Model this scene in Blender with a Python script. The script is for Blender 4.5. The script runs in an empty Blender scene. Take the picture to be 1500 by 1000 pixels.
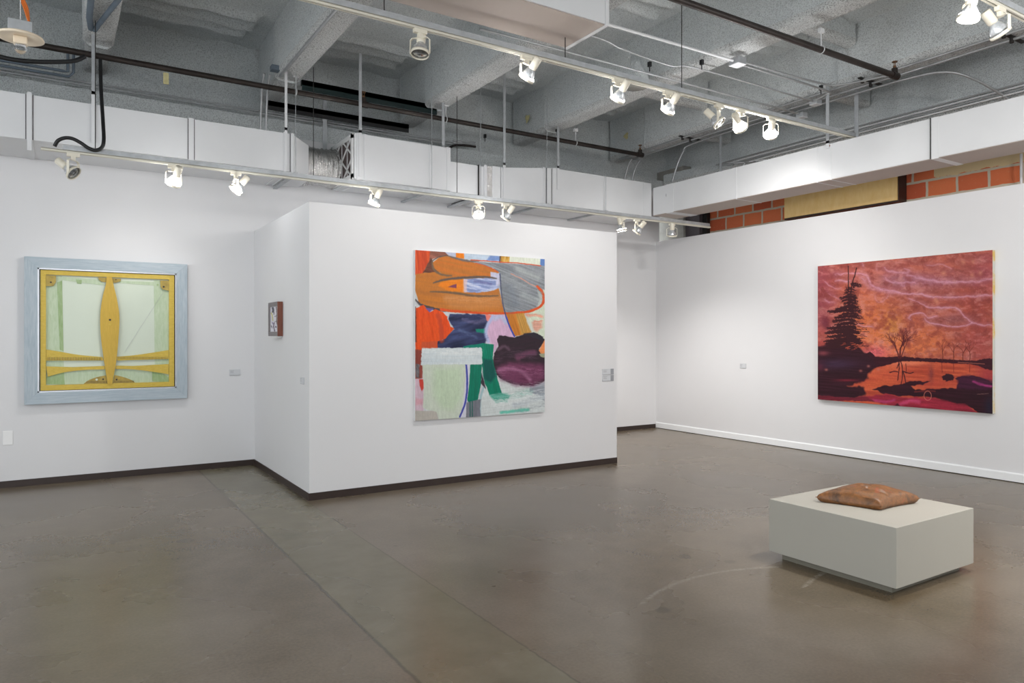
import bpy, math, random
import numpy as np
from mathutils import Vector, Matrix, Quaternion
random.seed(7)
C = bpy.context.scene.collection

# ---------------------------------------------------------------- survey of the room
TH = math.radians(32.34); FPX = 1046.0; VH = 493.4; EYE = 1.5
def ray(u, v):
    r = (u-750.0)/FPX; z = (VH-v)/FPX
    return (math.sin(TH)+r*math.cos(TH), math.cos(TH)-r*math.sin(TH), z)
def onY(u, v, y):
    d = ray(u, v); k = y/d[1]; return (d[0]*k, y, EYE+d[2]*k)
def onX(u, v, x):
    d = ray(u, v); k = x/d[0]; return (x, d[1]*k, EYE+d[2]*k)

XP0, XP1, YP, YB = 1.93, 5.61, 6.525, 8.70     # partition block and back wall
XR, HP, HR = 8.33, 2.742, 3.072                 # right wall, heights
DECK, BEAM = 5.0, 4.37

# ---------------------------------------------------------------- helpers
def lin(c):
    c = np.asarray(c, dtype=float)/255.0
    return np.where(c <= 0.04045, c/12.92, ((c+0.055)/1.055)**2.4)
def rgb(r, g, b):
    l = lin((r, g, b)); return (float(l[0]), float(l[1]), float(l[2]), 1.0)

class MB:
    def __init__(s): s.v = []; s.f = []; s.sm = []
    def add(s, vs, fs, smooth=False):
        o = len(s.v); s.v += [tuple(map(float, p)) for p in vs]
        s.f += [tuple(i+o for i in f) for f in fs]; s.sm += [smooth]*len(fs)
    def box(s, x0, x1, y0, y1, z0, z1):
        vs = [(x, y, z) for x in (x0, x1) for y in (y0, y1) for z in (z0, z1)]
        s.add(vs, [(0,1,3,2),(4,6,7,5),(0,4,5,1),(2,3,7,6),(0,2,6,4),(1,5,7,3)])
        return s
    def prism(s, pts, axis, a, b):
        """pts 2D outline; axis 'y': (x,z) outline from y=a to y=b; 'x': (y,z); 'z': (x,y)"""
        def P(p, t):
            return {'y': (p[0], t, p[1]), 'x': (t, p[0], p[1]), 'z': (p[0], p[1], t)}[axis]
        n = len(pts)
        vs = [P(p, a) for p in pts]+[P(p, b) for p in pts]
        fs = [tuple(range(n)), tuple(range(2*n-1, n-1, -1))]+[(i, (i+1) % n, n+(i+1) % n, n+i) for i in range(n)]
        s.add(vs, fs); return s
    def tube(s, path, r, n=10, caps=True, smooth=True):
        path = [Vector(p) for p in path]; rr = r if isinstance(r, (list, tuple)) else [r]*len(path)
        t0 = (path[1]-path[0]).normalized()
        up = Vector((0,0,1)) if abs(t0.z) < .9 else Vector((1,0,0))
        a = t0.cross(up).normalized(); vs = []
        for i, p in enumerate(path):
            t = (path[min(i+1, len(path)-1)]-path[max(i-1, 0)]).normalized()
            a = (a-t*a.dot(t)).normalized(); b = t.cross(a)
            for k in range(n):
                w = 2*math.pi*k/n; vs.append(p+(a*math.cos(w)+b*math.sin(w))*rr[i])
        fs = []
        for i in range(len(path)-1):
            for k in range(n):
                k2 = (k+1) % n; fs.append((i*n+k, i*n+k2, (i+1)*n+k2, (i+1)*n+k))
        s.add(vs, fs, smooth)
        if caps:
            s.add(vs[:n], [tuple(range(n-1, -1, -1))]); s.add(vs[-n:], [tuple(range(n))])
        return s
    def lathe(s, prof, n=24, close=False, smooth=True):
        vs = []
        for (r, z) in prof:
            for k in range(n):
                w = 2*math.pi*k/n; vs.append((r*math.cos(w), r*math.sin(w), z))
        fs = []
        m = len(prof)
        for i in range(m if close else m-1):
            j = (i+1) % m
            for k in range(n):
                k2 = (k+1) % n; fs.append((i*n+k, i*n+k2, j*n+k2, j*n+k))
        s.add(vs, fs, smooth); return s
    def build(s, name, mat, parent=None, bevel=0, loc=None):
        me = bpy.data.meshes.new(name); me.from_pydata(s.v, [], s.f); me.update()
        me.polygons.foreach_set('use_smooth', s.sm)
        me.materials.append(mat)
        import bmesh
        bm = bmesh.new(); bm.from_mesh(me); bmesh.ops.recalc_face_normals(bm, faces=bm.faces); bm.to_mesh(me); bm.free()
        o = bpy.data.objects.new(name, me); C.objects.link(o)
        if parent is not None: o.parent = parent
        if loc: o.location = loc
        if bevel:
            b = o.modifiers.new('bevel', 'BEVEL'); b.width = bevel; b.segments = 2; b.limit_method = 'ANGLE'
        return o

def tag(o, label, cat, group=None, kind=None):
    o['label'] = label; o['category'] = cat
    if group: o['group'] = group
    if kind: o['kind'] = kind
    return o
def struct(o): o['kind'] = 'structure'; return o
def thing(name, label, cat, loc=(0,0,0), group=None):
    o = bpy.data.objects.new(name, None); C.objects.link(o); o.location = loc; o.empty_display_size = .1
    return tag(o, label, cat, group)
def smooth_path(pts, n=8):
    pts = [Vector(p) for p in pts]; out = []
    for i in range(len(pts)-1):
        p0 = pts[max(i-1, 0)]; p1 = pts[i]; p2 = pts[i+1]; p3 = pts[min(i+2, len(pts)-1)]
        for k in range(n):
            t = k/n
            out.append(.5*((2*p1)+(p2-p0)*t+(2*p0-5*p1+4*p2-p3)*t*t+(3*p1-p0-3*p2+p3)*t**3))
    out.append(pts[-1]); return out

# ---------------------------------------------------------------- materials
class NT:
    def __init__(s, name):
        s.m = bpy.data.materials.new(name); s.m.use_nodes = True
        s.t = s.m.node_tree; s.b = s.t.nodes['Principled BSDF']
    def n(s, typ, **kw):
        nd = s.t.nodes.new(typ)
        for k, v in kw.items():
            if k in nd.inputs: nd.inputs[k].default_value = v
            else: setattr(nd, k, v)
        return nd
    def l(s, a, ao, b, bi): s.t.links.new(a.outputs[ao], b.inputs[bi])
    def coord(s, scale=(1,1,1), kind='Object', rot=(0,0,0)):
        tc = s.n('ShaderNodeTexCoord'); mp = s.n('ShaderNodeMapping')
        mp.inputs['Scale'].default_value = scale; mp.inputs['Rotation'].default_value = rot
        s.l(tc, kind, mp, 'Vector'); return mp
    def noise(s, co, scale, detail=4, rough=.55):
        nd = s.n('ShaderNodeTexNoise'); nd.inputs['Scale'].default_value = scale
        nd.inputs['Detail'].default_value = detail; nd.inputs['Roughness'].default_value = rough
        s.l(co, 'Vector', nd, 'Vector'); return nd
    def ramp(s, src, out, stops):
        r = s.n('ShaderNodeValToRGB'); s.l(src, out, r, 'Fac')
        e = r.color_ramp.elements
        while len(e) < len(stops): e.new(.5)
        for i, (p, c) in enumerate(stops): e[i].position = p; e[i].color = c if len(c) == 4 else (*c, 1)
        return r
    def mix(s, fac, a, b, blend='MIX'):
        m = s.n('ShaderNodeMix'); m.data_type = 'RGBA'; m.blend_type = blend
        for i, x in ((0, fac), (6, a), (7, b)):
            if isinstance(x, tuple) and len(x) == 2: s.t.links.new(x[0].outputs[x[1]], m.inputs[i])
            elif isinstance(x, (int, float)): m.inputs[i].default_value = x
            else: m.inputs[i].default_value = x
        return m
    def bump(s, src, out, strength=.3, dist=.01):
        b = s.n('ShaderNodeBump'); b.inputs['Strength'].default_value = strength; b.inputs['Distance'].default_value = dist
        s.l(src, out, b, 'Height'); s.l(b, 'Normal', s.b, 'Normal'); return b
def simple(name, col, rough=.5, metal=0, var=.06, scale=8, bump=0, bscale=60):
    t = NT(name); co = t.coord(); nz = t.noise(co, scale)
    a = tuple(min(1, c*(1+var)) for c in col[:3])+(1,); b = tuple(c*(1-var) for c in col[:3])+(1,)
    r = t.ramp(nz, 'Fac', [(.3, b), (.7, a)]); t.l(r, 'Color', t.b, 'Base Color')
    t.b.inputs['Roughness'].default_value = rough; t.b.inputs['Metallic'].default_value = metal
    if bump:
        n2 = t.noise(co, bscale, 3); t.bump(n2, 'Fac', bump, .004)
    return t.m

M = {}
M['wall'] = simple('white_wall_paint', rgb(222, 222, 224), .6, var=.012, scale=1.2, bump=.12, bscale=180)
M['duct'] = simple('white_duct_paint', rgb(220, 221, 223), .45, var=.02, scale=2.5)
M['duct_under'] = simple('duct_bottom_tone', rgb(180, 168, 160), .6, var=.03, scale=2)  # duct bottoms, darker and warmer than the sides
M['bbwhite'] = simple('white_gloss_paint', rgb(236, 238, 240), .35, var=.01)
M['bbdark'] = simple('dark_brown_vinyl', rgb(52, 40, 36), .45, var=.12, scale=6)
M['rail'] = simple('cream_track_enamel', rgb(214, 210, 196), .4, var=.02)
M['galv'] = simple('galvanised_steel', (.46, .48, .50, 1), .42, .35, var=.12, scale=14)
M['conduit'] = simple('steel_conduit', (.42, .43, .44, 1), .38, .5, var=.1, scale=9)
M['greyc'] = simple('grey_painted_conduit', rgb(110, 122, 134), .5, .3, var=.08)
M['rust'] = simple('dark_iron_pipe', rgb(50, 43, 40), .45, .45, var=.35, scale=7, bump=.2, bscale=40)
M['brass'] = simple('aged_brass', rgb(128, 96, 70), .4, .8, var=.3, scale=60)
M['black'] = simple('black_rubber', rgb(22, 22, 24), .45, var=.1)
M['darkgreen'] = simple('dark_green_steel', rgb(16, 38, 38), .5, .2, var=.2)
M['darkgap'] = simple('shaded_gap_dark_metal', rgb(34, 32, 30), .7, var=.1)  # dark tone put in for shaded gaps; also plain dark rods and clamps
M['lamp'] = simple('cream_lamp_enamel', rgb(226, 220, 204), .4, var=.02)
M['orange'] = simple('orange_cable', rgb(214, 112, 40), .45, var=.1)
M['cream'] = simple('cream_porcelain', rgb(238, 222, 198), .35, var=.03)
M['yellow'] = simple('yellow_foam_patch', rgb(196, 188, 140), .8, var=.1, scale=30)
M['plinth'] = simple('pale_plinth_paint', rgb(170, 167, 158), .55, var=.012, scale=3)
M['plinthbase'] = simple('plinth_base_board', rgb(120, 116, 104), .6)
M['label'] = simple('white_label_card', rgb(204, 206, 210), .5, var=.01)
M['ink_shadow'] = simple('print_and_shadow_grey', rgb(120, 122, 128), .6)
M['cardback'] = simple('grey_card_board', rgb(150, 152, 158), .6)
M['switch'] = simple('white_switch_plastic', rgb(240, 240, 240), .3, var=.005)
M['steel'] = simple('dark_steel_column', rgb(84, 78, 82), .6, var=.1)
M['concrete'] = simple('bare_concrete', rgb(150, 148, 142), .8, var=.12, scale=9, bump=.3)
M['paperfilter'] = simple('pleated_filter_media', rgb(88, 76, 74), .8, var=.25, scale=40)
M['card'] = simple('white_filter_card', rgb(222, 222, 222), .6)
M['bulbglass'] = simple('bulb_reflector_glass', (.62, .64, .66, 1), .22, .55, var=.25, scale=40)

def glass_mat():
    t = NT('clear_glass'); t.b.inputs['Transmission Weight'].default_value = 1; t.b.inputs['Roughness'].default_value = .05
    t.b.inputs['IOR'].default_value = 1.45; return t.m
M['glass'] = glass_mat()
def glow(name, s, col=(1, .96, .9, 1)):
    t = NT(name); t.b.inputs['Emission Color'].default_value = col; t.b.inputs['Emission Strength'].default_value = s
    return t.m
M['glow'] = glow('lit_bulb_face', 60)
M['glowbody'] = glow('lit_bulb_back', 2.2)

def foil():
    t = NT('crinkled_foil'); co = t.coord((1, 1, 1)); n = t.noise(co, 26, 5, .7)
    t.b.inputs['Metallic'].default_value = .95; t.b.inputs['Roughness'].default_value = .16
    r = t.ramp(n, 'Fac', [(.3, (.6, .59, .57)), (.7, (.92, .91, .9))]); t.l(r, 'Color', t.b, 'Base Color')
    t.bump(n, 'Fac', .8, .02); return t.m
M['foil'] = foil()

def spray(name, c0, c1, speck):
    t = NT(name); co = t.coord(); big = t.noise(co, 1.3, 4); mid = t.noise(co, 22, 5, .65); fine = t.noise(co, 85, 3, .7)
    base = t.ramp(big, 'Fac', [(.3, c0), (.7, c1)])
    sp = t.ramp(fine, 'Fac', [(.38, (speck, speck, speck)), (.52, (1, 1, 1))])
    m = t.mix(1.0, (base, 'Color'), (sp, 'Color'), 'MULTIPLY')
    t.l(m, 2, t.b, 'Base Color'); t.b.inputs['Roughness'].default_value = .9
    mm = t.n('ShaderNodeMath', operation='ADD'); t.l(mid, 'Fac', mm, 0); t.l(fine, 'Fac', mm, 1)
    t.bump(mm, 'Value', .9, .02); return t.m
M['spray'] = spray('sprayed_fireproofing', rgb(216, 222, 224)[:3], rgb(232, 236, 236)[:3], .66)
M['sprayrough'] = spray('coarse_sprayed_fireproofing', rgb(216, 219, 219)[:3], rgb(232, 233, 232)[:3], .44)

def brick():
    t = NT('clay_block_wall'); tc = t.n('ShaderNodeTexCoord'); sx = t.n('ShaderNodeSeparateXYZ'); cx = t.n('ShaderNodeCombineXYZ')
    t.l(tc, 'Object', sx, 'Vector')
    az = t.n('ShaderNodeMath', operation='ADD'); az.inputs[1].default_value = 5.06; t.l(sx, 'Z', az, 0)
    t.l(sx, 'Y', cx, 'X'); t.l(az, 'Value', cx, 'Y')
    ds = t.n('ShaderNodeTexNoise'); ds.inputs['Scale'].default_value = 9; t.l(tc, 'Object', ds, 'Vector')
    md = t.n('ShaderNodeVectorMath', operation='SCALE'); md.inputs['Scale'].default_value = .018; t.l(ds, 'Color', md, 0)
    ad = t.n('ShaderNodeVectorMath', operation='ADD'); t.l(cx, 'Vector', ad, 0); t.l(md, 'Vector', ad, 1)
    br = t.n('ShaderNodeTexBrick'); t.l(ad, 'Vector', br, 'Vector')
    br.inputs['Scale'].default_value = 1; br.inputs['Brick Width'].default_value = .34; br.inputs['Row Height'].default_value = .206
    br.inputs['Mortar Size'].default_value = .016; br.inputs['Mortar Smooth'].default_value = .2
    br.inputs['Color1'].default_value = rgb(236, 132, 84); br.inputs['Color2'].default_value = rgb(206, 98, 64)
    br.inputs['Mortar'].default_value = rgb(206, 196, 176)
    co = t.coord(); nz = t.noise(co, 30, 5, .7); sp = t.ramp(nz, 'Fac', [(.62, (0, 0, 0)), (.72, (1, 1, 1))])
    m = t.mix((sp, 'Color'), (br, 'Color'), rgb(214, 170, 130))
    # band of plaster along the top courses
    n2 = t.noise(co, 5, 4); a2 = t.n('ShaderNodeMath', operation='MULTIPLY_ADD'); a2.inputs[1].default_value = .12; t.l(n2, 'Fac', a2, 0); t.l(sx, 'Z', a2, 2)
    gt = t.n('ShaderNodeMath', operation='GREATER_THAN'); gt.inputs[1].default_value = 3.455; t.l(a2, 'Value', gt, 0)
    gy = t.n('ShaderNodeMath', operation='LESS_THAN'); gy.inputs[1].default_value = 4.5; t.l(sx, 'Y', gy, 0)
    gm = t.n('ShaderNodeMath', operation='MULTIPLY'); t.l(gt, 'Value', gm, 0); t.l(gy, 'Value', gm, 1)
    m2 = t.mix((gm, 'Value'), (m, 2), rgb(222, 200, 156)); t.l(m2, 2, t.b, 'Base Color')
    t.b.inputs['Roughness'].default_value = .85; t.bump(nz, 'Fac', .5, .01); return t.m
M['brick'] = brick()

def wood(name, c0, c1, axis=(1, 12, 12), rough=.5):
    t = NT(name); co = t.coord(axis); n = t.noise(co, 6, 6, .6); n.inputs['Distortion'].default_value = .6
    r = t.ramp(n, 'Fac', [(.3, c0[:3]), (.7, c1[:3])]); t.l(r, 'Color', t.b, 'Base Color')
    t.b.inputs['Roughness'].default_value = rough; return t.m
M['bluewood_h'] = wood('blue_grey_stained_wood', rgb(160, 176, 188), rgb(190, 200, 207), (1.2, 10, 22))
M['bluewood_v'] = wood('blue_grey_stained_wood_upright', rgb(156, 172, 184), rgb(188, 198, 205), (22, 10, 1.2))
M['yply'] = wood('yellow_stained_ply', rgb(200, 170, 62), rgb(216, 188, 84), (4, 4, 14))
M['yply2'] = wood('ochre_fish_form', rgb(194, 160, 58), rgb(210, 174, 72), (20, 4, 2))
M['yplyd'] = simple('dark_ply_edge', rgb(176, 152, 76), .6, var=.2, scale=20)
M['greenp'] = simple('pale_green_panel', rgb(210, 220, 204), .3, var=.012, scale=3)
M['greend'] = wood('green_washed_strip', rgb(178, 198, 162), rgb(198, 212, 186), (10, 4, 2), .35)
M['greendd'] = wood('deep_green_strip', rgb(140, 168, 112), rgb(166, 188, 142), (10, 4, 2), .35)
M['silver'] = simple('silver_slip', rgb(205, 208, 214), .25, .5, var=.05)
M['redwood'] = wood('red_brown_wood', rgb(112, 62, 48), rgb(136, 80, 60), (10, 10, 1))
M['greywood'] = wood('grey_brown_wood', rgb(110, 104, 106), rgb(136, 130, 132), (10, 10, 2))
M['tanpanel'] = wood('tan_board', rgb(236, 198, 128), rgb(243, 210, 146), (2, 3, 1.2), .5)

BLOTCH = ((3.61, 3.49, .045, .72, 1), (3.78, 3.25, .04, .72, 1), (2.80, 2.87, .05, .68, 1), (4.20, 3.02, .05, .74, 1), (4.40, 2.83, .04, .84, 1), (.78, 5.73, .06, .8, 1))
def floor_mat():
    t = NT('polished_concrete'); tc = t.n('ShaderNodeTexCoord'); sx = t.n('ShaderNodeSeparateXYZ'); t.l(tc, 'Object', sx, 'Vector')
    co = t.coord(); n1 = t.noise(co, .7, 5, .5); n1.inputs['Distortion'].default_value = .2
    n2 = t.noise(co, 4.5, 7, .62); n3 = t.noise(co, 60, 4, .6)
    base = t.ramp(n1, 'Fac', [(.32, rgb(102, 89, 70)[:3]), (.5, rgb(118, 106, 90)[:3]), (.7, rgb(136, 125, 113)[:3])])
    b2 = t.ramp(n2, 'Fac', [(.25, (.86, .85, .84)), (.75, (1.12, 1.12, 1.12))])
    m = t.mix(1, (base, 'Color'), (b2, 'Color'), 'MULTIPLY')
    b3 = t.ramp(n3, 'Fac', [(.3, (.84, .84, .84)), (.7, (1.1, 1.1, 1.1))])
    m = t.mix(1, (m, 2), (b3, 'Color'), 'MULTIPLY')
    # patched strip between two saw cuts (x 1.32 .. 1.90)
    def edge(x0, w, op):
        n = t.noise(co, 14, 4); off = t.n('ShaderNodeMath', operation='MULTIPLY_ADD'); off.inputs[1].default_value = w; t.l(n, 'Fac', off, 0); t.l(sx, 'X', off, 2)
        g = t.n('ShaderNodeMath', operation=op); g.inputs[1].default_value = x0+w*.5; t.l(off, 'Value', g, 0); return g, off
    a, oa = edge(1.318, .02, 'GREATER_THAN'); b, ob = edge(1.905, .02, 'LESS_THAN')
    mm = t.n('ShaderNodeMath', operation='MULTIPLY'); t.l(a, 'Value', mm, 0); t.l(b, 'Value', mm, 1)
    strip = t.ramp(n2, 'Fac', [(.3, rgb(108, 102, 80)[:3]), (.75, rgb(130, 124, 104)[:3])])
    f = t.n('ShaderNodeMath', operation='MULTIPLY'); f.inputs[1].default_value = .8; t.l(mm, 'Value', f, 0)
    m = t.mix((f, 'Value'), (m, 2), (strip, 'Color'))
    for off, x0, wd, dark in ((oa, 1.328, .010, .5), (ob, 1.915, .006, .62)):
        s = t.n('ShaderNodeMath', operation='SUBTRACT'); s.inputs[1].default_value = x0; t.l(off, 'Value', s, 0)
        ab = t.n('ShaderNodeMath', operation='ABSOLUTE'); t.l(s, 'Value', ab, 0)
        r = t.ramp(ab, 'Value', [(wd*.4, (dark, dark, dark*.95)), (wd*1.3, (1, 1, 1))]); m = t.mix(1, (m, 2), (r, 'Color'), 'MULTIPLY')
    # dark blotches and specks with a shape of their own
    geo = t.n('ShaderNodeTexCoord')
    nbl = t.noise(co, 26, 4, .7)
    for (bx, by, r0, k, kx) in BLOTCH:
        sub = t.n('ShaderNodeVectorMath', operation='DISTANCE'); t.l(tc, 'Object', sub, 0); sub.inputs[1].default_value = (bx, by, 0)
        ad_ = t.n('ShaderNodeMath', operation='MULTIPLY_ADD'); ad_.inputs[1].default_value = r0*1.6; t.l(nbl, 'Fac', ad_, 0); t.l(sub, 'Value', ad_, 2)
        rr_ = t.ramp(ad_, 'Value', [(r0*1.45, (k, k, k*.98)), (r0*1.9, (1, 1, 1))]); m = t.mix(1, (m, 2), (rr_, 'Color'), 'MULTIPLY')
    vo = t.n('ShaderNodeTexVoronoi'); vo.inputs['Scale'].default_value = 1.3; vo.inputs['Randomness'].default_value = 1; t.l(co, 'Vector', vo, 'Vector')
    nb = t.noise(co, 18, 3); va = t.n('ShaderNodeMath', operation='MULTIPLY_ADD'); va.inputs[1].default_value = .09; t.l(nb, 'Fac', va, 0); t.l(vo, 'Distance', va, 2)
    r = t.ramp(va, 'Value', [(.055, (.66, .64, .62)), (.07, (1, 1, 1))]); m = t.mix(1, (m, 2), (r, 'Color'), 'MULTIPLY')
    # pale scuff arcs
    wv = t.n('ShaderNodeTexNoise'); wv.inputs['Scale'].default_value = .9; wv.inputs['Detail'].default_value = 1; wv.inputs['Distortion'].default_value = 1.5; t.l(co, 'Vector', wv, 'Vector')
    sr = t.ramp(wv, 'Fac', [(.50, (0, 0, 0)), (.503, (.6, .6, .6)), (.506, (0, 0, 0))])
    sm = t.n('ShaderNodeMath', operation='MULTIPLY'); t.l(sr, 'Color', sm, 0); q = t.ramp(n2, 'Fac', [(.5, (0, 0, 0)), (.7, (.0, .0, .0))]); t.l(q, 'Color', sm, 1)
    m = t.mix((sm, 'Value'), (m, 2), rgb(186, 182, 172))
    for (cx_, cy_, R0, ymin) in ((3.37, 1.90, 1.256, 3.0), (4.35, 1.35, 1.45, 2.68)):
        ds_ = t.n('ShaderNodeVectorMath', operation='DISTANCE'); t.l(tc, 'Object', ds_, 0); ds_.inputs[1].default_value = (cx_, cy_, 0)
        su = t.n('ShaderNodeMath', operation='SUBTRACT'); su.inputs[1].default_value = R0; t.l(ds_, 'Value', su, 0); ab_ = t.n('ShaderNodeMath', operation='ABSOLUTE'); t.l(su, 'Value', ab_, 0)
        r_ = t.ramp(ab_, 'Value', [(.004, (.4, .4, .4)), (.022, (0, 0, 0))]); gy_ = t.n('ShaderNodeMath', operation='GREATER_THAN'); gy_.inputs[1].default_value = ymin; t.l(sx, 'Y', gy_, 0)
        mu = t.n('ShaderNodeMath', operation='MULTIPLY'); t.l(r_, 'Color', mu, 0); t.l(gy_, 'Value', mu, 1); mv = t.n('ShaderNodeMath', operation='MULTIPLY'); t.l(mu, 'Value', mv, 0); q2 = t.ramp(nbl, 'Fac', [(.35, (0, 0, 0)), (.65, (1, 1, 1))]); t.l(q2, 'Color', mv, 1)
        m = t.mix((mv, 'Value'), (m, 2), rgb(196, 190, 180))
    m = t.mix(1, (m, 2), (.86, .845, .82, 1), 'MULTIPLY')
    t.l(m, 2, t.b, 'Base Color')
    rr = t.ramp(n1, 'Fac', [(.3, (.22, .22, .22)), (.7, (.33, .33, .33))]); t.l(rr, 'Color', t.b, 'Roughness')
    t.b.inputs['Specular IOR Level'].default_value = .5
    mb = t.n('ShaderNodeMath', operation='MULTIPLY_ADD'); mb.inputs[1].default_value = .25; t.l(n3, 'Fac', mb, 0); t.l(n2, 'Fac', mb, 2)
    t.bump(mb, 'Value', .09, .004); return t.m
M['floor'] = floor_mat()

def paint_mat(name, rough=.45):
    t = NT(name); a = t.n('ShaderNodeAttribute'); a.attribute_name = 'paint'
    co = t.coord(); n = t.noise(co, 160, 3); r = t.ramp(n, 'Fac', [(.3, (.94, .94, .94)), (.7, (1.04, 1.04, 1.04))])
    m = t.mix(1, (a, 'Color'), (r, 'Color'), 'MULTIPLY'); t.l(m, 2, t.b, 'Base Color')
    t.b.inputs['Roughness'].default_value = rough; t.b.inputs['Specular IOR Level'].default_value = .22; t.bump(n, 'Fac', .15, .002); return t.m
M['oil'] = paint_mat('oil_paint_on_canvas', .5)
M['oil2'] = paint_mat('glazed_paint_on_canvas', .38)
M['pillow'] = None

# ---------------------------------------------------------------- painter
def _hash(ix, iy, seed):
    h = (ix.astype(np.int64)*374761393+iy.astype(np.int64)*668265263+seed*69069) & 0x7fffffff
    h = ((h ^ (h >> 13))*1274126177) & 0x7fffffff
    return ((h ^ (h >> 16)) & 0xffff)/65535.0
def vn(x, y, seed=0):
    ix = np.floor(x); iy = np.floor(y); fx = x-ix; fy = y-iy; fx = fx*fx*(3-2*fx); fy = fy*fy*(3-2*fy)
    a = _hash(ix, iy, seed); b = _hash(ix+1, iy, seed); c = _hash(ix, iy+1, seed); d = _hash(ix+1, iy+1, seed)
    return (a*(1-fx)+b*fx)*(1-fy)+(c*(1-fx)+d*fx)*fy
def fbm(x, y, seed=0, o=4):
    s = 0; a = .5; t = 0
    for i in range(o): s = s+a*vn(x*2**i, y*2**i, seed+i*17); t += a; a *= .55
    return s/t
def catmull2(pts, closed, n=6):
    P = [np.array(p, float) for p in pts]; out = []; m = len(P)
    for i in range(m if closed else m-1):
        g = lambda k: P[k % m] if closed else P[min(max(k, 0), m-1)]
        p0, p1, p2, p3 = g(i-1), g(i), g(i+1), g(i+2)
        for k in range(n):
            t = k/n; out.append(.5*((2*p1)+(p2-p0)*t+(2*p0-5*p1+4*p2-p3)*t*t+(3*p1-p0-3*p2+p3)*t**3))
    if not closed: out.append(P[-1])
    return out
class Canvas:
    def __init__(s, ax, ay, base):
        s.x = ax; s.y = ay; s.c = np.zeros(ax.shape+(3,))+np.array(base, float)
    def _seg(s, X, Y, a, b):
        d = b-a; L = (d@d)+1e-9; t = np.clip(((X-a[0])*d[0]+(Y-a[1])*d[1])/L, 0, 1)
        return np.hypot(X-a[0]-t*d[0], Y-a[1]-t*d[1]), t
    def blend(s, m, col, var=0, ang=0, sl=300, sw=14, seed=1, col2=None, k2=1.0):
        q = m > .004; mq = m[q][:, None]; X = s.x[q]; Y = s.y[q]
        if X.size == 0: return
        col = np.array(col, float); cc = np.broadcast_to(col, (X.size, 3))
        if var or col2 is not None:
            ca, sa = math.cos(math.radians(ang)), math.sin(math.radians(ang))
            st = fbm((X*ca+Y*sa)/sl, (-X*sa+Y*ca)/sw, seed, 3)
            cc = col*(1+var*(st[..., None]-.5)*2)
            if col2 is not None:
                w = np.clip((st-.5)*4*k2+.4, 0, 1)[..., None]; cc = cc*(1-w)+np.array(col2, float)*w
        s.c[q] = s.c[q]*(1-mq)+cc*mq
    def poly(s, pts, col, soft=6, jit=8, js=40, curve=False, alpha=1, **kw):
        P = catmull2(pts, True) if curve else [np.array(p, float) for p in pts]
        sd = kw.get('seed', 1)
        x0 = min(p[0] for p in P)-soft-jit-4; x1 = max(p[0] for p in P)+soft+jit+4; y0 = min(p[1] for p in P)-soft-jit-4; y1 = max(p[1] for p in P)+soft+jit+4
        sel = (s.x > x0) & (s.x < x1) & (s.y > y0) & (s.y < y1)
        if not sel.any(): return
        X0 = s.x[sel]; Y0 = s.y[sel]
        X = X0+(fbm(X0/js, Y0/js, sd+5, 2)-.5)*2*jit; Y = Y0+(fbm(X0/js, Y0/js, sd+9, 2)-.5)*2*jit
        ins = np.zeros(X.shape, bool); dist = np.full(X.shape, 1e9)
        for i in range(len(P)):
            a = P[i]; b = P[(i+1) % len(P)]
            cond = (a[1] > Y) != (b[1] > Y)
            with np.errstate(divide='ignore', invalid='ignore'):
                xi = (b[0]-a[0])*(Y-a[1])/(b[1]-a[1]+1e-12)+a[0]
            ins ^= cond & (X < xi)
            dist = np.minimum(dist, s._seg(X, Y, a, b)[0])
        sg = np.where(ins, dist, -dist)
        m = np.zeros(s.x.shape); m[sel] = np.clip(sg/(soft+1e-6)+.5, 0, 1)*alpha
        s.blend(m, col, **kw)
    def stroke(s, pts, w, col, soft=4, jit=4, js=30, alpha=1, taper=0, curve=True, dry=0, **kw):
        P = catmull2(pts, False) if curve else [np.array(p, float) for p in pts]; sd = kw.get('seed', 1)
        x0 = min(p[0] for p in P)-w-soft-jit-4; x1 = max(p[0] for p in P)+w+soft+jit+4; y0 = min(p[1] for p in P)-w-soft-jit-4; y1 = max(p[1] for p in P)+w+soft+jit+4
        sel = (s.x > x0) & (s.x < x1) & (s.y > y0) & (s.y < y1)
        if not sel.any(): return
        X = s.x[sel]; Y = s.y[sel]
        if jit:
            X = X+(fbm(X/js, Y/js, sd+5, 2)-.5)*2*jit; Y = Y+(fbm(Y/js, X/js, sd+9, 2)-.5)*2*jit
        best = np.full(X.shape, -1e9); n = len(P)-1
        for i in range(n):
            d, t = s._seg(X, Y, P[i], P[i+1]); q = (i+t)/n
            ww = w/2*(1-taper*np.abs(2*q-1)**2); best = np.maximum(best, ww-d)
        m = np.zeros(s.x.shape); mm = np.clip(best/soft+.5, 0, 1)*alpha
        if dry: mm = mm*np.clip((fbm(X/60, Y/6, sd+3, 3)-dry)*6, 0, 1)
        m[sel] = mm
        s.blend(m, col, **kw)

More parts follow.
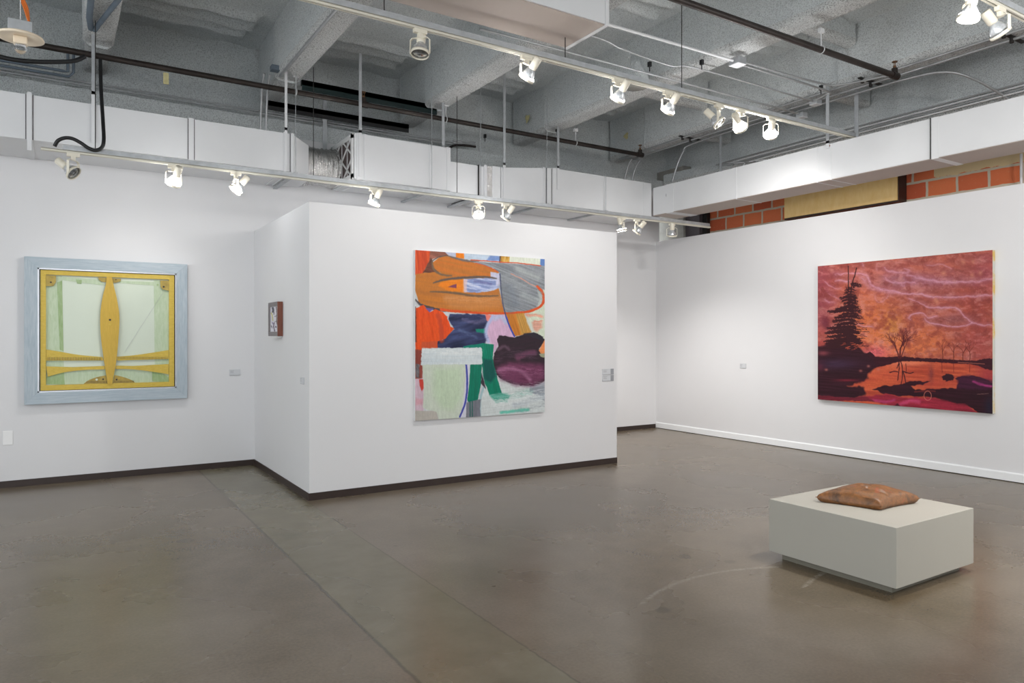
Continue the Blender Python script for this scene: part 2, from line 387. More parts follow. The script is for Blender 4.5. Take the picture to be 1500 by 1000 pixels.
def canvas_mesh(name, mat, parent, corner, ux, uz, W, H, nu, nv, to_author, painter, gain):
    """grid of coloured faces; corner = world top-left, ux/uz world direction vectors"""
    us = np.linspace(0, W, nu+1); vs = np.linspace(0, H, nv+1)
    U, V = np.meshgrid(us, vs)
    P = np.array(corner)[None, None]+U[..., None]*np.array(ux)+V[..., None]*np.array(uz)
    rel = P-np.array((0, 0, EYE))
    w = rel[..., 0]*math.sin(TH)+rel[..., 1]*math.cos(TH); r = rel[..., 0]*math.cos(TH)-rel[..., 1]*math.sin(TH)
    pu = 750+FPX*r/w; pv = VH-FPX*rel[..., 2]/w
    ax, ay = to_author(pu, pv)
    col = painter(ax, ay)
    col = lin(np.clip(col, 0, 255))*gain
    me = bpy.data.meshes.new(name)
    idx = np.arange((nu+1)*(nv+1)).reshape(nv+1, nu+1)
    fs = np.stack([idx[:-1, :-1], idx[1:, :-1], idx[1:, 1:], idx[:-1, 1:]], -1).reshape(-1, 4)
    me.from_pydata(P.reshape(-1, 3).tolist(), [], fs.tolist()); me.update()
    at = me.color_attributes.new('paint', 'FLOAT_COLOR', 'POINT')
    c4 = np.ones((P.shape[0]*P.shape[1], 4)); c4[:, :3] = col.reshape(-1, 3)
    at.data.foreach_set('color', c4.astype(np.float32).ravel())
    me.materials.append(mat)
    o = bpy.data.objects.new(name, me); C.objects.link(o); o.parent = parent; return o

# ================================================================= SETTING
XL, YF = -3.6, -4.0
def wallbox(name, *b, mat='wall'): return struct(MB().box(*b).build(name, M[mat]))
wallbox('floor', XL-.2, 9.3, YF, 9.3, -.12, 0, mat='floor')
wallbox('wall_back', XL, 8.40, YB, YB+.12, 0, 3.9)
wallbox('wall_right', XR, XR+.12, -1.0, YB, 0, HR)
wallbox('wall_left', XL-.15, XL, 7.0, YB, 0, 4.9)
wallbox('wall_partition', XP0, XP1, YP, YB, 0, HP)
wallbox('wall_brick', 8.80, 8.95, -1.0, 8.9, 0, 3.75, mat='brick')
wallbox('wall_front', 1.0, 9.2, YF-.15, YF, 0, 5.2)  # unseen wall, widened to hold back world light from the front

# baseboards
def bb_dark(name, x0, x1, y0, y1):
    b = MB().box(x0, x1, y0, y1, .0, .067); struct(b.build(name, M['bbdark']))
bb_dark('baseboard_back', XL, XP0, YB-.008, YB)
bb_dark('baseboard_partition_side', XP0-.008, XP0, YP-.008, YB-.008)
bb_dark('baseboard_partition_front', XP0, XP1+.001, YP-.008, YP)
bb_dark('baseboard_alcove', XP1, XR-.02, YB-.008, YB)
b = MB().prism([(XR, .008), (XR-.016, .008), (XR-.016, .085), (XR-.009, .098), (XR, .098)], 'y', -1.0, YB-.008)
struct(b.build('baseboard_right', M['bbwhite']))
struct(MB().box(XR-.010, XR, -1.0, YB-.008, 0, .008).build('trim_1', M['darkgap']))

# ceiling deck with fluted patches
def deck():
    x0, x1, y0, y1 = XL, 9.0, YF, 9.0
    nx, ny = 300, 560
    xs = np.linspace(x0, x1, nx+1); ys = np.linspace(y0, y1, ny+1)
    X, Y = np.meshgrid(xs, ys)
    Z = DECK+(fbm(X*3, Y*3, 3, 4)-.5)*.05+(fbm(X*14, Y*14, 9, 3)-.5)*.022
    # open flutes of the metal deck
    edge = (fbm(X*2.2, Y*.4, 21, 2)-.5)*.5
    for yc in (8.36, 5.5, 2.7, -.1):
        bay = ((X-.32+edge*.6) % 1.83)/1.83
        m = np.clip((np.abs(bay-.46) < .34)*1.0, 0, 1)
        wob = (fbm(X*3.1, X*0+yc, 5, 2)-.5)*.05
        Z += m*.075*np.sin((Y-yc-wob)*2*math.pi/.25)*(np.abs(Y-yc-wob) < .375)
    me = bpy.data.meshes.new('ceiling')
    idx = np.arange((nx+1)*(ny+1)).reshape(ny+1, nx+1)
    fs = np.stack([idx[:-1, :-1], idx[1:, :-1], idx[1:, 1:], idx[:-1, 1:]], -1).reshape(-1, 4)
    me.from_pydata(np.stack([X, Y, Z], -1).reshape(-1, 3).tolist(), [], fs.tolist()); me.update()
    me.polygons.foreach_set('use_smooth', [True]*len(me.polygons)); me.materials.append(M['spray'])
    o = bpy.data.objects.new('ceiling', me); C.objects.link(o); return struct(o)
deck()
wallbox('trim_2', XL, 9.0, YF, 9.0, 5.16, 5.3, mat='concrete')

def lumpy(name, x0, x1, y0, y1, z0, z1, axis, step=.04, amp=.010, seed=0, mat='spray', soft='sprayrough'):
    """sprayed beam: rounded rectangular section swept along an axis with lumps; underside in the coarser coat"""
    def section(hw, h):
        r = .03; pts = []
        def lin_(a, b):
            n = max(2, int(math.hypot(b[0]-a[0], b[1]-a[1])/step)); return [(a[0]+(b[0]-a[0])*i/n, a[1]+(b[1]-a[1])*i/n) for i in range(n)]
        pts += lin_((-hw, h), (-hw, r)); k0 = len(pts); pts += lin_((-hw, r), (-hw+r, 0)); pts += lin_((-hw+r, 0), (hw-r, 0)); pts += lin_((hw-r, 0), (hw, r)); k1 = len(pts)
        pts += lin_((hw, r), (hw, h)); pts.append((hw, h)); return pts, k0, k1
    if axis == 'y': hw, cx, L0, L1 = (x1-x0)/2, (x0+x1)/2, y0, y1
    else: hw, cx, L0, L1 = (y1-y0)/2, (y0+y1)/2, x0, x1
    sec, k0, k1 = section(hw, z1-z0); n = int((L1-L0)/step); vs = []; rnd = np.random.RandomState(seed)
    S = np.array(sec); T = np.linspace(L0, L1, n+1)
    A, B = np.meshgrid(np.arange(len(sec)), T)
    nz = (fbm(A*.55+seed*3.1, B/step*.55, seed+2, 3)-.5)*2*amp+(fbm(A*.15, B*1.5, seed+8, 2)-.5)*amp*2
    cxs = S[:, 0][None]*(1+nz/hw*.9)*1.0; cz = S[:, 1][None]+nz*np.where(S[:, 1] < .05, 1.0, .2)[None]
    cxs = S[:, 0][None]+nz*np.sign(S[:, 0])[None]*.8
    verts = []
    for j in range(n+1):
        for i in range(len(sec)):
            p = (cx+cxs[j, i], T[j], z0+cz[j, i]) if axis == 'y' else (T[j], cx+cxs[j, i], z0+cz[j, i]); verts.append(p)
    m = len(sec); faces = []; mats = []
    for j in range(n):
        for i in range(m-1):
            faces.append((j*m+i, j*m+i+1, (j+1)*m+i+1, (j+1)*m+i)); mats.append(1 if k0-1 <= i < k1 else 0)
    faces.append(tuple(range(m))); mats.append(0); faces.append(tuple(range((n+1)*m-1, n*m-1, -1))); mats.append(0)
    me = bpy.data.meshes.new(name); me.from_pydata(verts, [], faces); me.update()
    me.materials.append(M[mat]); me.materials.append(M[soft])
    me.polygons.foreach_set('material_index', mats); me.polygons.foreach_set('use_smooth', [True]*(len(faces)-2)+[False]*2)
    o = bpy.data.objects.new(name, me); C.objects.link(o); return struct(o)
BX = [-3.33, -1.51, .32, 2.15, 3.99, 5.80, 7.66]
n = 3
for i, x in enumerate(BX):
    lumpy('trim_%d' % n, x-.135, x+.135, YF, 8.12, BEAM, 5.02, 'y', seed=i+1); n += 1
    lumpy('trim_%d' % n, x-.11, x+.11, 8.12, 8.95, BEAM-.02, 5.02, 'y', seed=i+31); n += 1
# cross joists in the right-hand bays
for (x0, x1, y, z) in ((5.95, 7.5, 6.9, 4.62), (7.8, 8.78, 5.35, 4.45), (5.95, 7.5, 4.75, 4.75), (7.8, 8.78, 7.6, 4.5)):
    lumpy('trim_%d' % n, x0, x1, y-.07, y+.07, z, 5.02, 'x', seed=n); n += 1
# sprayed upper walls and ledges
def spraywall(name, x0, x1, y0, y1, z0, z1, axis, seed):
    if axis == 'y':
        nu = int((x1-x0)/.07); a = np.linspace(x0, x1, nu+1)
    else:
        nu = int((y1-y0)/.07); a = np.linspace(y0, y1, nu+1)
    nv = int((z1-z0)/.07); b = np.linspace(z0, z1, nv+1); A, B = np.meshgrid(a, b)
    d = (fbm(A*4, B*4, seed, 4)-.5)*.06
    Pn = np.stack([A, y0+d, B], -1) if axis == 'y' else np.stack([x0+d, A, B], -1)
    Pb = np.stack([A, A*0+y1, B], -1) if axis == 'y' else np.stack([A*0+x1, A, B], -1)
    m = MB(); idx = np.arange((nu+1)*(nv+1)).reshape(nv+1, nu+1)
    fs = np.stack([idx[:-1, :-1], idx[1:, :-1], idx[1:, 1:], idx[:-1, 1:]], -1).reshape(-1, 4)
    m.add(Pn.reshape(-1, 3).tolist(), fs.tolist(), True); m.add(Pb.reshape(-1, 3).tolist(), fs.tolist())
    return struct(m.build(name, M['spray']))
spraywall('wall_back_upper', XL, 9.0, 9.0, 9.12, 3.9, 5.1, 'y', 4)
spraywall('wall_right_upper', 8.83, 8.95, -1.0, 9.0, 3.7, 5.1, 'x', 6)
lumpy('trim_%d' % n, XL, 8.8, 8.82, 9.04, 3.85, 4.13, 'x', seed=50, soft='spray'); n += 1
lumpy('trim_%d' % n, 8.60, 8.85, -1.0, 8.8, 4.02, 4.22, 'y', seed=51, amp=.022); n += 1
# concrete and steel column in the far corner
wallbox('wall_column', 8.62, 8.79, 8.37, 8.98, 0, 4.3, mat='concrete')
wallbox('trim_%d' % n, 8.66, 8.78, 8.06, 8.36, 0, 3.9, mat='steel'); n += 1
wallbox('trim_%d' % n, 8.72, 8.79, 7.96, 8.05, 0, 3.9, mat='darkgap'); n += 1  # dark block stands in for the shaded gap beside the column

# ================================================================= DUCTS
FY, BY_ = 7.86, 8.68
def duct_flange(root, x, z0, z1, w=.03, out=.008, y0=FY, y1=BY_):
    MB().box(x-w/2, x+w/2, y0-out, y1, z0-out, z1+out).build('seam_flange', M['duct'], root)
d1 = thing('air_duct', 'long white rectangular air duct above the yellow and blue framed artwork', 'duct', (0, 0, 0))
MB().box(-3.5, 2.16, FY, BY_, 3.30, 3.71).build('duct_body', M['duct'], d1)
for x, w in ((-.235, .045), (1.125, .05), (2.06, .03), (2.14, .03), (-1.6, .04)): duct_flange(d1, x, 3.30, 3.71, w)
for x in (-.262, -.208, 1.096, 1.154, 2.118): MB().box(x-.0035, x+.0035, FY-.003, FY, 3.30, 3.71).build('joint_gap', M['steel'], d1)
# angled end plate narrowing to the flexible hose
MB().prism([(2.165, FY+.01), (2.42, 8.20), (2.42, 8.64), (2.165, BY_)], 'z', 3.30, 3.70).build('end_reducer', M['duct'], d1)
fx = thing('flexible_duct', 'crinkled silver foil hose joining two white ducts beside the pleated filter', 'duct', (2.48, 8.25, 3.5))
pth = []; rad = []
for i in range(70):
    t = i/69; pth.append((-.05+.375*t, .20-.015*math.sin(t*3.1)+.03*t*t, .03)); rad.append(.205+.010*math.sin(i*1.9)+.006*math.sin(i*.7)-.02*math.sin(t*3.14))
hm = MB().tube(pth, rad, 44)
for i, v_ in enumerate(hm.v):   # crinkles
    x_, y_, z_ = v_; k_ = 1+.035*math.sin(x_*90+math.atan2(z_, y_)*7)*math.sin(math.atan2(z_-.03, y_-.2)*5+x_*30)
    hm.v[i] = (x_, .2+(y_-.2)*k_, .03+(z_-.03)*k_*1.1)
hm.build('foil_hose', M['foil'], fx)
d2 = thing('air_duct', 'large white duct box with an open pleated filter on its left end', 'duct', (0, 0, 0))
MB().box(2.842, 4.07, FY, 8.62, 3.31, 3.83).build('duct_body', M['duct'], d2)
for x, w in ((2.885, .03), (2.97, .025), (3.80, .012), (4.05, .05)): duct_flange(d2, x, 3.31, 3.83, w, .006, FY, 8.62)
fil = MB().box(2.834, 2.841, FY+.02, 8.60, 3.33, 3.81)
k = 46
for i in range(k):
    y = FY+.06+(8.56-FY-.06)*i/k; fil.box(2.830, 2.840, y, y+.007, 3.37, 3.77)
fo = fil.build('filter_media', M['paperfilter'], d2)
fr = MB(); y0, y1, z0, z1 = FY+.005, 8.615, 3.315, 3.825
for b in ((y0, y1, z0, z0+.05), (y0, y1, z1-.05, z1), (y0, y0+.05, z0, z1), (y1-.05, y1, z0, z1)): fr.box(2.818, 2.835, *b)
def strip2(m, a, b, w, xa, xb):
    d = np.array(b)-np.array(a); d = d/np.hypot(*d); nn = np.array([-d[1], d[0]])*w/2
    m.prism([tuple(np.array(a)+nn), tuple(np.array(b)+nn), tuple(np.array(b)-nn), tuple(np.array(a)-nn)], 'x', xa, xb)
my = (y0+y1)/2; mz = (z0+z1)/2
for q in range(3): strip2(fr, (y0+(y1-y0)*(q+1)/4, z0), (y0+(y1-y0)*(q+1)/4, z1), .012, 2.824, 2.834)
for a, b_ in (((y0, z0), (y1, z1)), ((y0, z1), (y1, z0)), ((y0, mz), (my, z1)), ((my, z1), (y1, mz)), ((y0, mz), (my, z0)), ((my, z0), (y1, mz))): strip2(fr, a, b_, .018, 2.820, 2.833)
fr.build('filter_frame', M['card'], d2)
d3 = thing('air_duct', 'low white duct section with a foil taped joint', 'duct', (0, 0, 0))
MB().box(4.08, 4.56, FY+.02, 8.6, 3.30, 3.67).build('duct_body', M['duct'], d3)
MB().box(4.60, 4.68, FY+.005, 8.6, 3.295, 3.68).build('foil_tape', M['foil'], d3)
MB().box(4.56, 4.60, FY+.0, 8.6, 3.29, 3.69).build('seam_flange', M['duct'], d3)
MB().box(4.68, 4.80, FY+.0, 8.6, 3.29, 3.69).build('seam_flange', M['duct'], d3)
MB().box(4.475, 4.49, FY+.005, 8.6, 3.285, 3.68).build('joint_gap', M['darkgap'], d3)
d4 = thing('air_duct', 'white duct run whose top slopes up, ending in the corner by the right duct', 'duct', (0, 0, 0))
MB().prism([(4.81, 3.29), (7.43, 3.28), (7.43, 3.78), (5.62, 3.78), (4.93, 3.70), (4.81, 3.685)], 'y', FY, BY_).build('duct_body', M['duct'], d4)
for x, w, hi in ((5.48, .03, 3.77), (5.66, .06, 3.78), (6.52, .010, 3.78), (7.27, .010, 3.78)): duct_flange(d4, x, 3.29, hi, w, .005)
for x in (5.52, 5.61): MB().box(x-.004, x+.004, FY-.004, FY, 3.29, 3.77).build('joint_gap', M['darkgap'], d4)
d5 = thing('air_duct', 'long white air duct over the right wall, in front of the brick', 'duct', (0, 0, 0))
MB().box(7.45, 7.94, -1.0, 7.845, 3.305, 3.71).build('duct_body', M['duct'], d5)
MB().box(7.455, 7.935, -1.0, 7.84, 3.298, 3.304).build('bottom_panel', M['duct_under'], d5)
for y, w in ((3.80, .07), (5.12, .012), (4.95, .012), (6.3, .012), (7.5, .14), (2.2, .05)):
    MB().box(7.447, 7.944, y-w/2, y+w/2, 3.295, 3.713).build('seam_flange', M['duct'], d5)
MB().box(7.438, 7.443, 3.836, 3.844, 3.30, 3.715).build('joint_gap', M['darkgap'], d5)
def stain(cy, cz, sy, sz, seed_, mat):
    r_ = np.random.RandomState(seed_); pts_ = []
    for k_ in range(11):
        a_ = 2*math.pi*k_/11; q_ = .55+.45*r_.rand(); pts_.append((cy+sy*q_*math.cos(a_), cz+sz*q_*math.sin(a_)))
    MB().prism(pts_, 'x', 7.4475, 7.4485).build('paint_chip', M[mat], d5)
stain(7.56, 3.55, .022, .06, 3, 'darkgap')
stain(4.98, 3.69, .03, .02, 5, 'redwood')
d6 = thing('air_duct', 'white and tan duct box hanging at the top middle of the ceiling', 'duct', (0, 0, 0))
MB().box(-2.5, 3.71, 4.42, 4.965, 4.0, 4.34).build('duct_body', M['duct'], d6)
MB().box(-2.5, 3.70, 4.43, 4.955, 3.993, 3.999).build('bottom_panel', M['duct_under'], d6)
for x in (3.70, 1.4): MB().box(x-.02, x+.015, 4.413, 4.97, 3.99, 4.345).build('seam_flange', M['duct'], d6)

# duct hangers
def strap(x, y, ztop, z1, label, mat='galv', w=.035, axis='x', face=None, group='metal straps hanging the ducts'):
    """galvanised strap from the ceiling to the duct top; its lower end on the duct face is painted over"""
    t = thing('duct_strap', label, 'strap', (x, y, ztop), group)
    def bx(z0, z2): return MB().box(-w/2, w/2, -.0025, .0025, z0-ztop, z2-ztop) if axis == 'x' else MB().box(-.0025, .0025, -w/2, w/2, z0-ztop, z2-ztop)
    if z1 > ztop+.02: bx(ztop, z1).build('strap_band', M[mat], t)
    if face: bx(face, ztop+.03).build('painted_end', M['duct'], t)
    return t
strap(.27, FY-.012, 3.80, 5.02, 'pale metal strap beside the black cable left of the first ceiling beam', face=3.34)
strap(-.235, FY-.012, 3.70, 3.71, 'leftmost strap, painted white on the duct face at the picture edge', face=3.20)
strap(2.07, FY-.012, 3.74, 4.40, 'white strap at the end of the long left duct, left of the foil hose', w=.028, mat='duct', face=3.30)
strap(2.91, FY-.012, 3.84, 4.75, 'metal strap at the corner of the filter box duct', face=3.34)
strap(3.97, FY-.012, 3.85, 4.40, 'short shiny metal strap at the right end of the filter box duct')
strap(4.853, FY-.012, 3.72, 5.02, 'long bright metal strap right of the foil taped joint', face=3.29)
strap(5.71, FY-.012, 3.79, 4.35, 'metal strap beside the threaded rod right of the long bright strap', face=3.5)
strap(2.75, 8.64, 3.75, 4.5, 'grey strap behind the foil hose', w=.05)
strap(4.35, 8.59, 3.67, 5.02, 'grey strap behind the low duct section', w=.04)
strap(7.44, 4.984, 3.72, 4.38, 'pale strap with a painted end where it meets the right duct', axis='y', w=.04, face=3.66)
strap(7.95, 4.95, 3.71, 5.02, 'dark grey strap behind the right duct, near the pale painted strap', axis='y', w=.05)
strap(7.95, 7.0, 3.71, 5.02, 'thin dark strap over the far end of the right duct', axis='y', w=.035)
for (x, lab) in ((2.165, 'trapeze hanger under the end of the long left duct'), (3.80, 'trapeze hanger under the filter box duct'), (5.50, 'trapeze hanger under the sloping duct run'), (6.52, 'trapeze hanger under the far duct run, near the corner'), (4.48, 'trapeze hanger under the foil taped joint')):
    h = thing('trapeze_hanger', lab, 'hanger', (x, FY, 3.295), 'trapeze hangers under the left duct run')
    MB().box(-.02, .02, -.07, .90, -.035, -.012).build('channel', M['galv'], h)
    MB().tube([(0, -.045, -.05), (0, -.045, 1.35 if x < 6.4 else .52)], .0035, 6).build('threaded_rod', M['galv'], h)

# ================================================================= TRACKS AND LAMPS
def track(name, x0, x1, y, zb, label, s0, s1):
    t = thing(name, label, 'track', (x0, y, zb), 'lighting tracks')
    L = x1-x0
    r = MB().box(0, L, -.018, -.006, 0, .02).box(0, L, .006, .018, 0, .02).box(0, L, -.018, .018, .016, .022)
    r.build('rail', M['rail'], t)
    MB().box(.01, L-.01, -.006, .006, .010, .016).build('slot', M['darkgap'], t)
    MB().box(s0-x0, s1-x0, -.0205, .0205, .0225, .064).build('strut_channel', M['galv'], t)
    for k in range(int(L/.55)):
        xx = (s0-x0)+.2+k*.55
        if xx < s1-x0-.1: MB().box(xx, xx+.07, -.007, .007, .064, .0645).build('strut_hole', M['darkgap'], t) if False else None
    return t
Z1, Z2 = 3.125, 3.74
track('light_track', -.14, 8.2, 7.43, Z1, 'light track running in front of the left ducts, above the partition', .02, 8.18)
track('light_track', .6, 7.62, 4.76, Z2, 'long light track crossing the room under the top middle duct box', .6, 7.6)
track('light_track', 4.2, 7.4, 2.33, Z2, 'light track in the top right corner of the picture', 4.22, 7.38)
def tie(x, y, z0, z1, label):
    tag(MB().tube([(x, y, z0), (x, y, z1)], .004, 6).build('hanger_rod', M['darkgap']), label, 'rod', 'thin rods carrying the light tracks')
tie(.27, 7.45, Z1+.066, 4.35, 'thin rod above the track beside the black cable')
tie(2.25, 7.45, Z1+.066, 4.33, 'thin rod above the track left of the foil hose')
tie(3.95, 7.45, Z1+.066, 4.33, 'thin rod crossing the face of the filter box duct')
tie(1.95, 4.78, Z2+.066, 5.0, 'thin rod above the long track, left of the tan duct box')
tie(3.55, 4.78, Z2+.066, 3.99, 'thin rod between the long track and the duct box corner')
tie(4.90, 4.78, Z2+.066, 4.9, 'thin rod above the long track near the middle spotlights')

# lamp meshes shared by all fixtures
def head_meshes():
    d = {}
    d['adapter'] = MB().box(-.05, .05, -.016, .016, -.028, 0).box(-.018, .018, -.014, .014, -.06, -.028)
    y = MB()
    pth = [(0, -.073, -.175), (0, -.073, -.075), (0, -.055, -.06), (0, .055, -.06), (0, .073, -.075), (0, .073, -.175)]
    for a, b in zip(pth[:-1], pth[1:]):
        a = np.array(a); b_ = np.array(b); dd = b_-a; dd = dd/np.linalg.norm(dd); nn = np.cross(dd, (1, 0, 0))*.002
        vs = []
        for p in (a-dd*.001, b_+dd*.001):
            for sx in (-.011, .011):
                for sn in (-1, 1): vs.append(p+np.array((sx, 0, 0))+nn*sn)
        y.add(vs, [(0, 1, 3, 2), (4, 6, 7, 5), (0, 4, 5, 1), (2, 3, 7, 6), (0, 2, 6, 4), (1, 5, 7, 3)])
    d['yoke'] = y
    d['ring'] = MB().lathe([(.064, -.014), (.068, -.014), (.068, .008), (.064, .008)], 28, close=True)
    ribs = MB().lathe([(.060, 0.0), (.061, .008), (.054, .035), (.040, .062), (.028, .078), (.024, .085)], 28)
    d['bulb'] = ribs
    d['socket'] = MB().lathe([(.0, .18), (.030, .18), (.033, .174), (.033, .090), (.030, .080), (.0, .080)], 24)
    d['lens'] = MB().lathe([(.0, -.012), (.03, -.011), (.05, -.007), (.0625, .0), (.0635, .008), (.0625, .016), (.059, .018), (.05, .006), (0, .003)], 28)
    return {k: v for k, v in d.items()}
HM = head_meshes(); cache = {}
def mesh_of(key, matk):
    if (key, matk) not in cache:
        o = HM[key].build(key, M[matk]); me = o.data; bpy.data.objects.remove(o); cache[(key, matk)] = me
    return cache[(key, matk)]
def fixture(x, y, z, aim, label, lit=0, power=60, group='track spotlights', cone=70, blend=.9):
    t = thing('track_spotlight', label, 'spotlight', (x, y, z), group)
    aim = Vector(aim).normalized(); ah = Vector((aim.x, aim.y, 0))
    if ah.length < .05: ah = Vector((1, 0, 0))
    ah.normalize(); yaw = math.atan2(ah.y, ah.x)
    def part(name, key, matk, rot=None, loc=None):
        o = bpy.data.objects.new(name, mesh_of(key, matk)); C.objects.link(o); o.parent = t
        if rot is not None: o.rotation_euler = rot
        if loc: o.location = loc
        return o
    part('track_adapter', 'adapter', 'lamp')
    part('yoke', 'yoke', 'lamp', (0, 0, yaw))
    zax = -aim; yax = Vector((0, 0, 1)).cross(ah); xax = yax.cross(zax)
    R = Matrix((xax, yax, zax)).transposed().to_euler()
    piv = (0, 0, -.170)
    part('lamp_ring', 'ring', 'lamp', R, piv); part('bulb', 'bulb', 'glowbody' if lit == 2 else 'bulbglass', R, piv)
    part('socket', 'socket', 'lamp', R, piv); part('lens', 'lens', 'glass' if lit == 0 else 'glow', R, piv)
    if lit:
        L = bpy.data.lights.new('spotlight_beam', 'SPOT'); L.energy = power; L.spot_size = math.radians(cone); L.spot_blend = blend
        L.shadow_soft_size = .05; L.color = (1.0, .965, .925)
        lo = bpy.data.objects.new('spotlight_beam', L); C.objects.link(lo); lo.parent = t
        lo.location = Vector(piv)+aim*.035; lo.rotation_euler = R
        S2 = bpy.data.lights.new('spill_fill', 'POINT'); S2.energy = SPILL_FILL*(.4 if abs(y-7.43) < .1 else (.3 if x < 5 and abs(y-4.76) < .1 else 1.6)); S2.shadow_soft_size = .03; S2.color = (.98, .99, 1.0)  # point light added beside each lit lamp to lift the ceiling
        so = bpy.data.objects.new('spill_fill', S2); C.objects.link(so); so.parent = t; so.location = Vector(piv)+Vector((-math.sin(yaw)*.12, math.cos(yaw)*.12, -.03))
    return t
R_ = Vector((math.cos(TH), -math.sin(TH), 0)); F_ = Vector((math.sin(TH), math.cos(TH), 0)); U_ = Vector((0, 0, 1))
def A(r, f, u): return R_*r+F_*f+U_*u
PW = 1.0; SPILL_FILL = 6
# track over the partition
fixture(.10, 7.43, Z1, A(.78, -.02, -.62), 'unlit cream spotlight nearest the black cable, turned sideways')
fixture(.91, 7.43, Z1, (-.35, .95, -1.25), 'white ring spotlight facing the wall above the yellow framed artwork', 2, 20*PW, cone=100)
fixture(1.47, 7.43, Z1, A(-.5, -.35, -.75), 'lit spotlight left of the partition corner, its bulb facing the floor', 1, 13*PW, cone=110)
fixture(2.91, 7.43, Z1, A(-.42, .12, -.88), 'lit spotlight under the filter box duct, seen edge-on', 1, 40*PW, cone=100)
fixture(4.23, 7.43, Z1, A(.05, -.45, -.9), 'brightest lit spotlight over the middle of the partition', 1, 90*PW, cone=120)
fixture(4.61, 7.43, Z1, A(-.5, .25, -.75), 'unlit spotlight just right of the brightest one over the partition')
fixture(6.48, 7.43, Z1, A(.22, .05, -.95), 'lit spotlight above the right end of the partition', 1, 165*PW, cone=120)
fixture(6.75, 7.43, Z1, A(-.55, .3, -.72), 'unlit spotlight just right of the lit one at the partition end')
fixture(7.42, 7.43, Z1, A(.02, .28, -.95), 'spotlight with a ring holder in front of the concrete column')
# long track across the room
fixture(2.22, 4.76, Z2, A(-.04, -.22, -.95), 'unlit spotlight below the tan duct box, leftmost on the long track')
fixture(3.15, 4.76, Z2, (-.62, 1.76, -2.0), 'spotlight with a glowing rim under the corner of the tan duct box', 1, 64*PW, cone=85)
fixture(4.10, 4.76, Z2, (-.2, 1.76, -1.9), 'spotlight third from the left on the long track, aimed at the partition', 1, 6*PW, cone=75)
fixture(4.70, 4.76, Z2, (-.1, 1.76, -1.7), 'spotlight fourth from the left on the long track, aimed at the partition', 1, 52*PW, cone=75)
fixture(5.38, 4.76, Z2, A(.6, -.25, -.7), 'unlit spotlight with a round glass face, left of the glowing white pair')
fixture(5.69, 4.76, Z2, (2.6, .9, -1.7), 'glowing white spotlight tilted right, larger of the bright pair', 2, 60*PW, blend=1, cone=75)
fixture(6.15, 4.76, Z2, (2.1, 2.0, -1.9), 'glowing white spotlight in a wire loop, rightmost on the long track', 2, 75*PW, cone=95, blend=1)
# top right track
fixture(4.98, 2.33, Z2, (-.47, .45, -3.15), 'lit spotlight in the top right corner, its round face glaring', 1, 210*PW, cone=52, blend=1)
fixture(5.41, 2.33, Z2, A(.62, .1, -.72), 'unlit ribbed spotlight at the far top right of the picture')
# unseen track and spotlights added behind the viewer to light the room
track('light_track', -3.0, 7.4, -.6, Z2, 'added unseen light track behind the viewer', -2.9, 7.3)
for i, (x, aim, p) in enumerate(((4.4, (1, .9, -1.0), 400), (6.2, (1.6, 1.2, -1.4), 10))):
    fixture(x, -.6, Z2, aim, 'added spotlight on the unseen track behind the viewer', 1, p*PW, 'added spotlights behind the viewer', cone=120, blend=1)

# ================================================================= PIPES, CONDUITS
def pipe(name, pts, r, mat, label, cat, group=None, n=12, sm=False):
    m = MB().tube(smooth_path(pts) if sm else pts, r, n); return tag(m.build(name, M[mat]), label, cat, group)
def sprinkler_pipe(x0, x1, y, z, label, ups, hangs):
    t = thing('sprinkler_pipe', label, 'pipe', (x0, y, z), 'dark sprinkler pipes')
    MB().tube([(0, 0, 0), (x1-x0, 0, 0)], .029, 14).build('pipe', M['rust'], t)
    for x in ups:
        h = MB().tube([(x-x0, 0, -.0), (x-x0, 0, .075)], .03, 12)
        h.tube([(x-x0-.05, 0, 0), (x-x0+.05, 0, 0)], .037, 12); s = h.build('tee_fitting', M['rust'], t)
        g = MB().tube([(x-x0, 0, .07), (x-x0, 0, .10)], .016, 10); g.tube([(x-x0-.012, 0, .1), (x-x0-.012, 0, .14)], .004, 6)
        g.tube([(x-x0+.012, 0, .1), (x-x0+.012, 0, .14)], .004, 6); g.tube([(x-x0, 0, .138), (x-x0, 0, .146)], .026, 14)
        g.build('sprinkler_head', M['brass'], s)
    for x in hangs:
        g = MB()
        g.tube([(x-x0+math.cos(a)*0, math.cos(a)*.036, math.sin(a)*.036) for a in np.linspace(0, 2*math.pi, 17)], .005, 6)
        g.tube([(x-x0, 0, .036), (x-x0, 0, .20)], .006, 6); g.box(x-x0-.03, x-x0+.03, -.015, .015, .16, .2)
        g.build('pipe_hanger', M['duct'], t)
    return t
sprinkler_pipe(-1.4, 7.29, 7.93, 4.2, 'dark sprinkler pipe running the whole width behind the left duct', [2.98, 7.27], [4.05, 6.07, 2.2])
sprinkler_pipe(3.4, 7.32, 4.12, 4.2, 'dark sprinkler pipe in the upper right, ending in a brass head', [7.29], [6.05])
pipe('conduit', [(3.74, 4.92, 4.28), (5.72, 4.88, 4.28)], .013, 'duct', 'white conduit from the duct box corner to the grey junction box', 'conduit', 'conduits across the ceiling')
pipe('conduit', [(5.85, 4.85, 4.28), (7.0, 4.81, 4.28), (7.28, 4.70, 4.28), (7.5, 4.2, 4.29)], .011, 'conduit', 'upper of two conduits leaving the grey junction box to the right', 'conduit', 'conduits across the ceiling', sm=True)
pipe('conduit', [(5.85, 4.91, 4.28), (7.25, 4.91, 4.28), (7.42, 4.99, 4.28), (7.50, 5.2, 4.28)], .011, 'conduit', 'lower of two conduits leaving the grey junction box to the right', 'conduit', 'conduits across the ceiling', sm=True)
